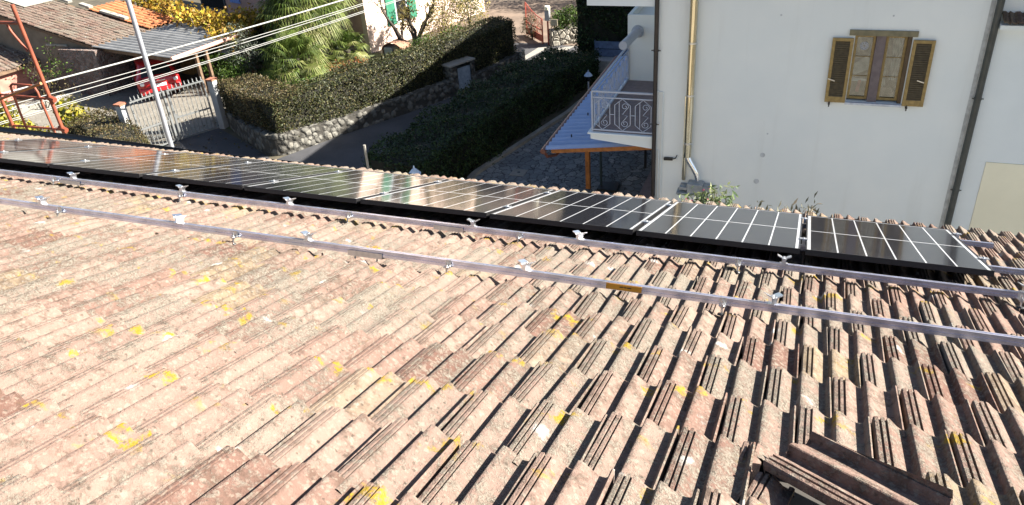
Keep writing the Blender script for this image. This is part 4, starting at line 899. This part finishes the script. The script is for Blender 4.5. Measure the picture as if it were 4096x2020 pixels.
# pink walled low shed at far left
ps = empty('pink_shed', (-32.5, 22.5, 0), 'low pink-walled shed with mossy tile roof at the left picture edge', 'shed')
e0 = G(222, 219, 1.3); e1 = G(0, 288, 1.3); Ue = (e0-e1).normalized(); up_ = Vector((-Ue.y, Ue.x, 0)); up_ = up_ if up_.x < 0 else -up_
sl_ = (up_+Vector((0, 0, .30))).normalized(); Lp = 7.0
slope_tiles(e0-Ue*Lp+sl_*3.3, Ue, -sl_, int(Lp/.2), 9, .2, .36, M['tile'], 'roof', ps, .45, .25)
b = MB(); f0 = e0-Ue*Lp; b.hexa([f0+Vector((0, 0, -.16)), e0+Vector((0, 0, -.16)), e0+sl_*3.3+Vector((0, 0, -.16)), f0+sl_*3.3+Vector((0, 0, -.16)), f0+Vector((0, 0, -.05)), e0+Vector((0, 0, -.05)), e0+sl_*3.3+Vector((0, 0, -.05)), f0+sl_*3.3+Vector((0, 0, -.05))]); b.build('roof_boards', M['timber'], ps)
b = MB(); i0 = e0-Ue*.12+up_*.25; i1 = f0+up_*.25; i2 = e0-Ue*.12+up_*3.0; i3 = f0+up_*3.0
b.hexa([(i1.x, i1.y, 0), (i0.x, i0.y, 0), (i2.x, i2.y, 0), (i3.x, i3.y, 0), (i1.x, i1.y, 1.2), (i0.x, i0.y, 1.2), (i2.x, i2.y, 2.0), (i3.x, i3.y, 2.0)]); b.build('wall', M['pinkwall'], ps)

# ================================================================== PINK HOUSE with green shutters, behind the palms
M['pink'] = simple('pale_pink_render', (0.5950, 0.4590, 0.3825), .9, var=.06, scale=1.2, bump=.1)
M['shadepink'] = simple('shaded_pink_render', (.42, .26, .22), .9, var=.12, scale=1)  # darker copy of the pink, shade of the front wall put into the colour
M['greenwood'] = simple('green_painted_shutter', (0.0225, 0.1500, 0.0900), .5)
ph = empty('pink_house', (-19, 34, 0), 'pink house with green shutters in sunlight behind the bare branched tree', 'house')
C0 = Vector((-19.05, 30.75, 0)); C1 = Vector((-16.55, 38.4, 0)); dl = (C1-C0).normalized(); dw = Vector((-dl.y, dl.x, 0)); Lh = (C1-C0).length
b = MB(); obox(b, C0, dl, dw, 0, Lh, 0, .3, 0, 6); b.build('wall', M['pink'], ph)
b = MB(); obox(b, C0, dl, dw, -.003, .3, .301, 13, 0, 6); b.build('front_wall', M['shadepink'], ph)
b = MB(); obox(b, C0, dl, dw, -.5, Lh+.5, -.5, 13.4, 6.02, 6.2); b.build('roof', M['clay_red'], ph)
def facade_xy(px, py): # intersect with lit face
    d = ray(px, py); nn_ = Vector((dl.y, -dl.x, 0)); o_ = Vector((0, 0, H)); t = (C0-o_).dot(nn_)/d.dot(nn_); p = o_+d*t; return (p-C0).dot(dl), p.z
u0, z_a = facade_xy(1552, 105); u1, z_b = facade_xy(1575, 0); u2, _ = facade_xy(1606, 60)
b = MB(); obox(b, C0, dl, dw, u0+.02, u0+.55, -.05, -.002, z_a, z_a+1.6); wo2 = b.build('shutter', M['greenwood'], ph)
b = MB(); obox(b, C0, dl, dw, u0+1.35, u0+1.9, -.05, -.002, z_a, z_a+1.6); b.build('shutter', M['greenwood'], ph)
b = MB(); obox(b, C0, dl, dw, u0+.56, u0+1.34, -.03, -.002, z_a, z_a+1.6); wf = b.build('window', M['paintw'], ph)
b = MB(); obox(b, C0, dl, dw, u0+.64, u0+1.26, -.036, -.031, z_a+.08, z_a+1.52); b.build('pane', M['glass'], wf)
def dark_face(px, py):
    d = ray(px, py); o_ = Vector((0, 0, H)); t = (C0-o_).dot(dl)/d.dot(dl); p = o_+d*t; return (p-C0).dot(dw), p.z
ua, za = dark_face(812, 28); ub_, zb_ = dark_face(900, 0)
b = MB(); obox(b, C0, dl, dw, -.06, -.004, ub_, ua, za, za+1.4); w1 = b.build('window', simple('dark_blue_frame', (.03, .04, .06), .4), ph)
b = MB(); obox(b, C0, dl, dw, -.075, -.061, ub_+.15, ua-.15, za+.1, za+1.3); b.build('pane', M['glass'], w1)
ua, za = dark_face(925, 8); ub_, zb_ = dark_face(960, 0)
b = MB(); obox(b, C0, dl, dw, -.06, -.004, ub_, ua, za, za+1.2); b.build('hanging_cloth', simple('blue_cloth', (.16, .25, .55), .8), ph)
gc_ = empty('garden_oven', (G(1570, 245).x, G(1570, 245).y, 0), 'brown arched garden oven with a white hearth in front of the sunlit pink wall', 'oven')
g0 = G(1558, 246); mud = simple('brown_clay_render', (.24, .13, .085), .9)
b = MB(); zt = Up(g0, 1575, 172); zl = Up(g0, 1560, 208)
b.grid(lambda u, v: (g0.x-.45+1.1*u, g0.y+.15+.9*v, zl+(zt-zl)*max(0, math.sin(math.pi*u))**.6*(1-.15*v)), 12, 3); b.build('hood', mud, gc_, smooth=60)
b = MB(); b.box(g0.x-.40, g0.y+.2, 0, g0.x-.32, g0.y+.28, zl+.02); b.build('leg', M['timber'], gc_); b = MB(); b.box(g0.x+.12, g0.y+.2, 0, g0.x+.22, g0.y+.3, zl+.02); b.build('leg', M['timber'], gc_)
b = MB(); b.box(g0.x-.30, g0.y+.2, 0, g0.x+.10, g0.y+.8, .55); b.build('hearth', M['pillar'], gc_); b = MB(); b.box(g0.x-.4, g0.y+.85, 0, g0.x+.6, g0.y+1.0, zl); b.build('back', M['newtile'], gc_)

# ================================================================== PALMS, shrubs, vines, trees
def palm(base, h, nf, fl, label, ry=1, droop=1.0):
    r = empty('fan_palm', base, label, 'palm', 'fan palms in the garden'); bx = Vector(base)
    b = MB(); b.tube([bx, bx+Vector((0, 0, h*.5)), bx+Vector((.02, 0, h))], [.17, .14, .15], 9); b.build('trunk', M['bark'], r)
    V, Fc, T = [], [], []
    for i in range(nf):
        az = i*2.39996+rng.normal(0, .15); el = R(75)-R(140)*(i/nf)*droop+rng.normal(0, .1)
        d = Vector((math.cos(az)*math.cos(el), math.sin(az)*math.cos(el), math.sin(el))); o = bx+Vector((0, 0, h)); pl = fl*rng.uniform(.7, 1.0)
        hub = o+d*pl+Vector((0, 0, -.10*pl*pl)); side, upv = frame(d); tt = min(1, max(0, .25+.6*(i/nf)+rng.normal(0, .2)))
        n0 = len(V); V += [o-side*.012, o+side*.012, hub+side*.012, hub-side*.012]; Fc.append((n0, n0+1, n0+2, n0+3)); T += [.4]*4
        nb_ = 22; fr = fl*rng.uniform(.62, .85)
        for k in range(nb_):
            a = R(-115)+R(230)*k/(nb_-1); dd = (d*math.cos(a)+side*math.sin(a)).normalized(); ln = fr*(1-.25*abs(a)/2); wv = frame(dd, upv)[0]
            mid = hub+dd*ln*.55+upv*.04; tip = hub+dd*ln+Vector((0, 0, -.38*ln*rng.uniform(.4, 1.6)))
            n0 = len(V); V += [hub, mid-wv*.022, tip, mid+wv*.022]; Fc.append((n0, n0+1, n0+2, n0+3)); T += [min(1, max(0, tt+rng.normal(0, .12)))]*4
    m = MB(); m.v = [tuple(v) for v in V]; m.f = [list(f) for f in Fc]; m.t = T; m.build('fronds', M['lf_palm'], r, tint=True)
bp = G(1200, 330); palm((bp.x, bp.y, 0), 1.0, 56, 1.05, 'lower spreading fan palm with dark green stiff fronds in front of the tall one', droop=.85)
bp = G(1330, 262); palm((bp.x-.5, bp.y+.1, 0), 3.1, 110, 1.35, 'tallest fan palm with drooping yellow-green fronds beside the pink house', droop=1.05)
bp = G(1225, 280); palm((bp.x-.2, bp.y+.2, 0), 2.5, 80, 1.2, 'fan palm with pale fronds leaning left of the tallest palm', droop=1.0)
bp = G(1395, 250); palm((bp.x, bp.y, 0), .55, 26, .75, 'small low fan palm at the foot of the tallest palm, by the pink wall', droop=.7)
p = G(880, 340); shrub('clipped_shrub', 'bright green leafy shrub behind the right gate pillar', (p.x, p.y, 0), [(p.x, p.y, .9, .75, .7, .55), (p.x+.9, p.y+.3, .8, .7, .6, .5), (p.x+1.2, p.y-.6, .6, .6, .5, .45)], 2600, .10, M['lf_green'])
p = G(1010, 330); shrub('olive_shrub', 'silvery grey-green shrub between the carport and the palms', (p.x, p.y, 0), [(p.x, p.y, 1.2, .8, .8, .8), (p.x-.3, p.y, 1.9, .6, .6, .6)], 2600, .085, M['lf_olive'], aspect=.35)
p = G(1090, 300); shrub('dark_shrub', 'dark green shrub in shade between the silvery shrub and the lower palm', (p.x, p.y, 0), [(p.x, p.y, 1.0, .9, .8, .9), (p.x-.4, p.y+1.2, 1.3, .8, .8, 1.1)], 2400, .12, M['lf_dark'])
p = G(1100, 370); shrub('low_plants', 'low bright green garden plants behind the brown hedge corner', (p.x, p.y, 0), [(p.x, p.y, .35, .8, .5, .35), (p.x+1.4, p.y+.3, .3, .7, .5, .3), (p.x-.8, p.y+1.1, .35, .6, .6, .35)], 1500, .12, M['lf_green'], 'plants')
p = G(1360, 300); shrub('red_leaved_plants', 'reddish brown plants below the small low palm', (p.x, p.y, 0), [(p.x, p.y, .3, .6, .4, .35), (p.x+.7, p.y+.5, .35, .5, .4, .3)], 500, .11, leafmat('reddish_leaves', [(0, (.10, .04, .02)), (.6, (.26, .09, .03)), (1, (.12, .14, .03))]), 'plants')
wd = empty('white_wrapped_shrub', (G(920, 290).x, G(920, 290).y, 0), 'round white plastic wrapping on a stake between carport and silvery shrub', 'wrapping'); p = G(920, 300)
b = MB(); b.lathe((p.x, p.y, .55), [(.05, 0), (.24, .1), (.30, .35), (.27, .6), (.12, .78), (.04, .86)], 10); b.build('plastic', simple('white_plastic', (.72, .74, .78), .3, var=.25, scale=9, bump=.8), wd, smooth=60); b = MB(); b.tube([(p.x, p.y, 0), (p.x, p.y, .6)], .03, 6); b.build('stake', M['timber'], wd)
# vine over the back of the carport
vn = empty('yellow_vine', (-23, 28, 0), 'yellow and orange autumn vine sprawling over the back of the carport roof', 'vine'); P = []
def vine_pts(pxs, z, dz, spread, n):
    q = []
    for px, py in pxs: q.append(np.array(G(px, py, z)))
    q = np.array(q)
    k = rng.integers(0, len(q)-1, n); u = rng.random((n, 1)); a = q[k]*(1-u)+q[k+1]*u; return a+rng.normal(size=(n, 3))*np.array([spread, spread, dz])
P = np.concatenate([vine_pts([(740, 62), (830, 75), (900, 85), (980, 75), (1050, 70), (1120, 50)], 2.25, .16, .38, 2300), vine_pts([(860, 100), (900, 130), (960, 100), (1000, 90)], 2.12, .06, .25, 700), vine_pts([(860, 160), (920, 150), (990, 130)], 1.85, .15, .2, 500), vine_pts([(560, 12), (620, 8), (680, 30), (740, 55)], 2.6, .25, .3, 900)])
leaves('foliage', P, None, .17, M['lf_yellow'], vn, .75)
for i in range(10):
    b = MB(); a_ = Vector(P[rng.integers(len(P))]); b.tube([(a_.x, a_.y+.3, 0), a_+Vector((.1, 0, -.3)), a_], [.03, .02, .01], 5); b.build('stem', M['twig'], vn)
def bare_tree(name, label, base, limbs, mat, nleaf, size, cat='tree', r0=.10):
    r = empty(name, base, label, cat); bs = Vector(base); b = MB(); tips = []
    def grow(p, d, ln, rad, lev):
        q = p+d*ln*.5+Vector(rng.normal(0, .05, 3))*ln; e = q+(d+Vector((0, 0, .12))).normalized()*ln*.5; b.tube([p, q, e], [rad, rad*.8, rad*.6], 6 if lev < 2 else 4, False); tips.append((q, e))
        if lev < 4:
            for _ in range(2 if lev < 2 else 3): nd = (d+Vector(rng.normal(0, .45, 3))+Vector((0, 0, .15))).normalized(); grow(e if _ else q, nd, ln*rng.uniform(.6, .8), rad*.58, lev+1)
    for d, ln in limbs: grow(bs, Vector(d).normalized(), ln, r0, 0)
    b.build('branches', M['bark'], r, smooth=60); k = rng.integers(0, len(tips), nleaf)
    P = np.array([tips[i][0].lerp(tips[i][1], rng.random()) for i in k])+rng.normal(0, .10, (nleaf, 3)); leaves('foliage', P, None, size, mat, r, .6); return r
p = G(1650, 222); bare_tree('fruit_tree', 'nearly leafless dark-branched tree in front of the pink house', (p.x, p.y, 0), [((-.55, .1, .9), 1.5), ((.35, .5, .9), 1.4), ((-.05, .6, 1), 1.1)], M['lf_autumn'], 1500, .10, r0=.13)
p = G(1760, 200); shrub('pale_shrub', 'pale yellow-green loose shrub right of the dark-branched tree', (p.x, p.y, 0), [(p.x, p.y, 1.0, .9, .8, .8), (p.x+.3, p.y+1.0, 1.7, .9, .8, .9), (p.x+1.0, p.y+1.8, 1.4, .8, .8, .9)], 2600, .10, M['lf_autumn'])
p = G(1880, 110); shrub('grey_bush', 'grey-green bush at the end of the pink house above the hedge end', (p.x, p.y, 0), [(p.x, p.y, .9, .8, .9, .9), (p.x-.4, p.y+.8, 1.5, .7, .8, .8)], 2400, .09, M['lf_olive'])
p = G(1640, 250); shrub('green_bush', 'low green bush at the foot of the dark-branched tree', (p.x+.6, p.y+.4, 0), [(p.x+.7, p.y+.3, .6, .8, .6, .55), (p.x+1.6, p.y+1.5, .7, .8, .7, .6)], 1600, .10, M['lf_green'])
shrub('far_trees', 'dark olive tree crowns along the top picture edge behind the red gate', (-10, 41, 0), [(-13, 42.0, 2.0, 1.6, 1.2, 1.6), (-10.5, 40.4, 1.6, 1.5, 1.2, 1.3), (-8.2, 40, 1.7, 1.5, 1.2, 1.3), (-9.5, 41.5, 3.0, 2.5, 1.5, 1.4)], 5000, .16, M['lf_olive'], 'trees', stems=8)
shrub('courtyard_tree', 'tree standing off to the right whose crown dapples the courtyard behind the red gate', (-3.0, 39.5, 0), [(-3.2, 39.4, 4.6, 1.5, 1.5, 1.2), (-4.6, 40.3, 4.4, 1.3, 1.3, 1.0), (-2.2, 40.7, 5.0, 1.4, 1.4, 1.1)], 2600, .30, M['lf_hedge'], 'tree', stems=7)

# ------------------------------------------------------------------ red gate, planter
M['rustred'] = simple('red_painted_iron', (0.3150, 0.0638, 0.0413), .55, var=.12)
rg = empty('red_gate', (-10.6, 32.9, 0), 'open red iron gate leaf with a solid lower panel at the courtyard entrance', 'gate')
g0 = G(2172, 176); g1 = G(2108, 140); g0 = Vector((g0.x, g0.y, 0)); g1 = Vector((g1.x, g1.y, 0)); L_ = (g1-g0).length; d_ = (g1-g0).normalized(); at = lambda u, z: g0+d_*u+Vector((0, 0, z))
b = MB()
for u in (0, L_): b.bar(at(u, 0.02), at(u, 1.5 if u else 1.12), .05, .05, d_)
for z in (.10, .60): b.bar(at(0, z), at(L_, z), .04, .04)
b.tube([at(L_*i/8, 1.12+.38*(i/8)**2) for i in range(9)], .022, 5)
b.build('frame', M['rustred'], rg); b = MB()
for i in range(1, 11): u = L_*i/11; b.bar(at(u, .12), at(u, 1.12+.38*(i/11)**2), .014, .014, d_)
b.build('bars', M['rustred'], rg); b = MB(); b.bar(at(.02, .24), at(L_-.02, .24), .02, .28); b.build('panel', M['rustred'], rg)
gp = G(2195, 180); r_ = empty('gate_post', (gp.x, gp.y, 0), 'red gate post with a cream lamp head and white box beside the stone planter', 'post')
b = MB(); zt = Up(gp, 2195, 38); b.bar((gp.x, gp.y, 0), (gp.x, gp.y, zt*.68), .06, .06, Vector((1, 0, 0))); b.build('shaft', M['rustred'], r_); b = MB(); b.box(gp.x-.10, gp.y-.08, zt*.70, gp.x+.10, gp.y+.1, zt*.98); b.build('box', M['pillar'], r_)
b = MB(); b.lathe((gp.x, gp.y, zt), [(.13, 0), (.13, .13), (.10, .16)], 12); b.build('lamp_head', M['yellow'], r_)
pl = empty('stone_planter', (-9.5, 33.1, 0), 'pale stone planter wall in sunlight beside the red gate', 'planter')
b = MB(); q = G(2208, 188); b.prism([(q.x, q.y), (q.x+1.0, q.y+.75), (q.x+.7, q.y+1.15), (q.x-.3, q.y+.4)], 0, .68); b.build('wall', M['planter_stone'], pl, bevel=.03)
shrub('planter_bush', 'bright green bush growing out of the pale stone planter', (q.x+.4, q.y+.6, .68), [(q.x+.2, q.y+.45, 1.05, .42, .38, .45), (q.x+.65, q.y+.75, 1.15, .5, .4, .5)], 1300, .11, M['lf_green'])
sg = MB(); sg.box(q.x+.0, q.y-.04, .95, q.x+.30, q.y-.01, 1.22); tag(sg.build('blank_plate', simple('beige_plate', (.40, .35, .25), .7), None), 'small beige plate in front of the bright planter bush', 'plate')
shrub('brown_grass', 'brown dry ornamental grass behind the red gate bars', (g0.x-.7, g0.y+.6, 0), [(g0.x-.8, g0.y+.7, .6, .5, .4, .65)], 800, .16, M['lf_brown'], 'grass clump', .15)

# oleanders in front of the white house
def oleander(base, n, h, label, dry=False):
    r = empty('oleander', base, label, 'shrub', 'oleanders by the white house'); bs = Vector(base); b = MB(); P = []; Nn = []
    for i in range(n):
        t = bs+Vector((rng.normal(0, .20), rng.normal(0, .09), h*rng.uniform(.80, .98))); m = bs.lerp(t, .6)+Vector((0, 0, .05)); b.tube([bs, m, t], [.012, .010, .006], 5)
        for k in range(80): u = rng.uniform(.62, 1.02); q_ = bs.lerp(m, u/.6) if u < .6 else m.lerp(t, (u-.6)/.4); P.append(np.array(q_)+rng.normal(0, .06, 3)); 
    b.build('stems', M['twig'], r); leaves('foliage', np.array(P), None, .15, M['lf_dry' if dry else 'lf_oleander'], r, .22)
    if not dry:
        fl_ = MB(); 
        for i in range(5): c_ = bs+Vector((rng.normal(0, .3), rng.normal(0, .2), h*rng.uniform(.8, 1.0))); fl_.lathe(c_, [(.004, 0), (.016, .008), (.022, .02), (.006, .024)], 6)
        fl_.build('flowers', simple('pink_petals', (.55, .12, .18), .7), r)
M['lf_oleander'] = leafmat('oleander_leaves', [(0, (.06, .11, .04)), (.5, (.14, .20, .08)), (1, (.30, .33, .17))], .2); M['lf_dry'] = leafmat('dull_oleander_leaves', [(0, (.05, .055, .035)), (.6, (.11, .11, .07)), (1, (.18, .15, .11))], .2)
for px, py, Y_, n, dry, lb_ in ((2785, 738, 12.2, 14, False, 'oleander with pale green leaves and pink flowers just beyond the eave, left stem group'), (2855, 742, 12.2, 20, False, 'fuller pale green oleander just beyond the eave, in front of the boiler hood'), (3080, 800, 11.6, 14, True, 'dull brownish oleander top just beyond the eave, under the two round wall patches'), (3180, 812, 11.6, 14, True, 'dull brownish oleander top furthest right beyond the eave')):
    v = Yp(px, py, Y_); oleander((v.x, v.y, 0.012), n, v.z+.05, lb_, dry)

# ------------------------------------------------------------------ left garden
hg = G(400, 520); hedge('rounded_hedge', 'rounded green and brown clipped hedge left of the left gate pillar', [tuple(G(*q_, 1.25))[:2] for q_ in ((315, 470), (385, 482), (450, 520), (490, 575), (505, 640))], 1.5, .02, [1.2, 1.35, 1.35, 1.3, 1.2], M['lf_brown'], .07, 640, wob=.22)
p = G(370, 560, 0); shrub('yellow_leaved_shrub', 'shrub with large bright yellow leaves in front of the rounded hedge', (p.x, p.y, 0), [(p.x+.2, p.y-.4, 1.0, .5, .4, .6), (p.x-.6, p.y-.1, .9, .5, .4, .7), (p.x+.9, p.y-.7, .7, .5, .4, .45)], 420, .22, M['lf_lemon'], aspect=.75)
p = G(60, 560); shrub('yellow_bramble', 'yellow-green bramble at the foot of the red scaffolding', (p.x, p.y, 0), [(p.x-1.0, p.y+.4, .7, .9, .6, .6), (p.x+.6, p.y-.2, .5, .9, .5, .5), (p.x+2.2, p.y-.6, .45, .8, .5, .45)], 1500, .16, M['lf_lemon'], aspect=.7)
p = G(20, 300); shrub('creeper', 'yellow-green creeper covering the left end of the pink shed', (p.x+.3, p.y-.2, 0), [(p.x+.2, p.y-.2, .8, .6, .6, .9), (p.x-.5, p.y+.2, 1.2, .8, .6, .7)], 1300, .13, M['lf_lemon'], aspect=.6)
p = G(190, 440); bare_tree('bare_bush', 'thin bare grey bush in front of the pink shed wall', (p.x, p.y, 0), [((-.3, 0, 1), .8), ((.2, .1, 1), .9), ((.5, .2, .8), .6)], M['lf_autumn'], 120, .07, 'bush', r0=.025)
p = G(245, 390); bare_tree('leafy_sapling', 'sparse green sapling at the corner between pink shed and brick shed', (p.x, p.y, 0), [((0, .2, 1), .9), ((.3, .1, 1), .8)], M['lf_green'], 260, .10, 'sapling', r0=.025)
p = G(270, 520); bare_tree('dry_bush', 'dry brown twiggy bush between the scaffolding and the rounded hedge', (p.x, p.y, 0), [((-.2, 0, 1), .7), ((.3, .1, 1), .7), ((.1, .2, .9), .6)], M['lf_brown'], 220, .08, 'bush', r0=.022)
lw = MB(); a = G(40, 470); c = G(330, 395); wallstrip(lw, [(a.x, a.y), (c.x, c.y)], .3, [.35, .3], None); tag(lw.build('garden_wall', M['concrete'], None, 40), 'low pale garden wall in front of the pink shed', 'wall')

# ------------------------------------------------------------------ scaffolding, pole, cables
M['scaf'] = simple('red_painted_scaffold_tube', (0.1944, 0.0468, 0.0216), .6, var=.25, scale=7)
M['pole'] = simple('galvanised_pole', (0.2850, 0.3000, 0.3375), .45, .3, .06)
ys = 8.2
sc_ = empty('scaffolding', (-11.4, 8.2, 0), 'red tubular scaffolding frame standing beyond the eave at the left edge', 'scaffolding')
q = lambda px, py, Y_=ys: Yp(px, py, Y_)
def tubes(name, pts, rad, mat=None): b = MB(); b.tube(pts, rad, 10); return b.build(name, mat or M['scaf'], sc_, smooth=50)
t0, t1 = q(48, 18), q(262, 545); tubes('pole', [(t1.x, ys, 0), t1, t0], .029)
t2 = q(68, 540); tubes('pole', [(t2.x, ys, 0), t2, q(0, 385), q(-40, 270)], .027)
tubes('ladder_frame', [q(120, 545), q(82, 455), q(45, 355), q(43, 342), q(50, 336), q(125, 342), q(138, 350), q(150, 368), q(180, 440), q(228, 550)], .018)
tubes('crossbar', [q(-30, 374), q(199, 396)], .018); tubes('crossbar', [q(36, 500), q(250, 518)], .018)
tubes('ledger', [q(-30, 408, 8.0), q(164, 334, 8.0)], .022, M['orangewood'])
tubes('ledger', [q(-40, 89), q(78, 92)], .025); tubes('brace', [q(28, 100), q(48, 130), q(75, 162), q(112, 205)], .018)
for px, py in ((205, 397), (252, 519)):
    c_ = q(px, py); b = MB(); b.tube([c_+Vector((-.06, 0, .03)), c_+Vector((.07, 0, -.01))], .042, 8); b.build('coupler', M['scaf'], sc_)
mp = empty('steel_pole', (-9.55, 9.0, 0), 'tall pale galvanised steel pole rising just beyond the eave in front of the grey gate', 'pole')
b = MB(); v0 = Yp(695, 615, 9.0); v1 = Yp(510, -5, 9.0); b.tube([(v0.x, 9.0, 0), v0, v1, v1+Vector((0, 0, 1.5))], .037, 14); b.build('shaft', M['pole'], mp, smooth=50)
b = MB(); b.tube([(v0.x, 9.0, 0), (v0.x, 9.0, .02)], .15, 12); b.build('base_plate', M['pole'], mp)
M['cable'] = simple('pale_cable_sheath', (0.3150, 0.3150, 0.3000), .6, var=.06)
def cable(pl_, pr_, rad, label, twin=0, rings=()):
    a = Yp(*pl_, 13.5); c = Yp(*pr_, 27.0); r = empty('overhead_cable', a, label, 'cable', 'overhead cables crossing the garden'); n = 24
    pts = [a.lerp(c, i/n)-Vector((0, 0, .10*math.sin(math.pi*i/n))) for i in range(n+1)]; b = MB(); b.tube(pts, rad, 8); b.build('line', M['cable'], r, smooth=60)
    if twin: b = MB(); b.tube([p+Vector((0, .0, -twin)) for p in pts], rad*.9, 8); b.build('line', M['cable'], r, smooth=60)
    for t in rings:
        d = (c-a).normalized(); p = pts[int(t*n)].lerp(pts[int(t*n)+1], t*n-int(t*n)); b = MB(); b.tube([p-d*.09, p+d*.09], rad*1.5, 8); b.build('sleeve', M['black'], r)
cable((-200, 428), (1610, -72), .026, 'thickest pale overhead cable, uppermost of the four', 0, (.54,))
cable((-200, 484), (1610, -36), .011, 'thin pale overhead cable directly below the thickest one', 0, (.56,))
cable((-200, 510), (1610, -31), .011, 'thin pale overhead cable between the other thin one and the double one', 0, (.56,))
cable((-200, 548), (1640, -18), .011, 'double pale overhead cable, lowest of the four', .05, (.56,))

# fallen leaves on the lane and drive, drain cover on the patio
n = 900; u = rng.random((n, 2)); P = np.stack([-22.5+11*u[:, 0], 15.5+7.5*u[:, 1], np.full(n, .03)], 1)
P = P[(P[:, 0] < -16.9) | (P[:, 1] < 19+.0*P[:, 0])]; P = P[~((P[:, 0] > -20.4) & (P[:, 1] > 20.0+(-16.6-P[:, 0])*.62))]
tag(leaves('fallen_leaves', P, np.repeat(np.array([[0, 0, 1.0]]), len(P), 0), .10, M['lf_brown'], None, .7, .35), 'brown fallen leaves scattered over the dark lane before the grey gate', 'leaves', None, 'stuff')
v = G(2075, 690, .02); b = MB(); b.box(v.x-.22, v.y-.22, .014, v.x+.22, v.y+.22, .03); dc = empty('drain_cover', (v.x, v.y, .014), 'square pale drain cover set in the shaded patio paving', 'drain cover'); b.build('slab', M['concrete'], dc)
b = MB(); b.tube([(v.x, v.y, .0305), (v.x, v.y, .034)], .05, 10); b.build('hole', M['black'], dc)
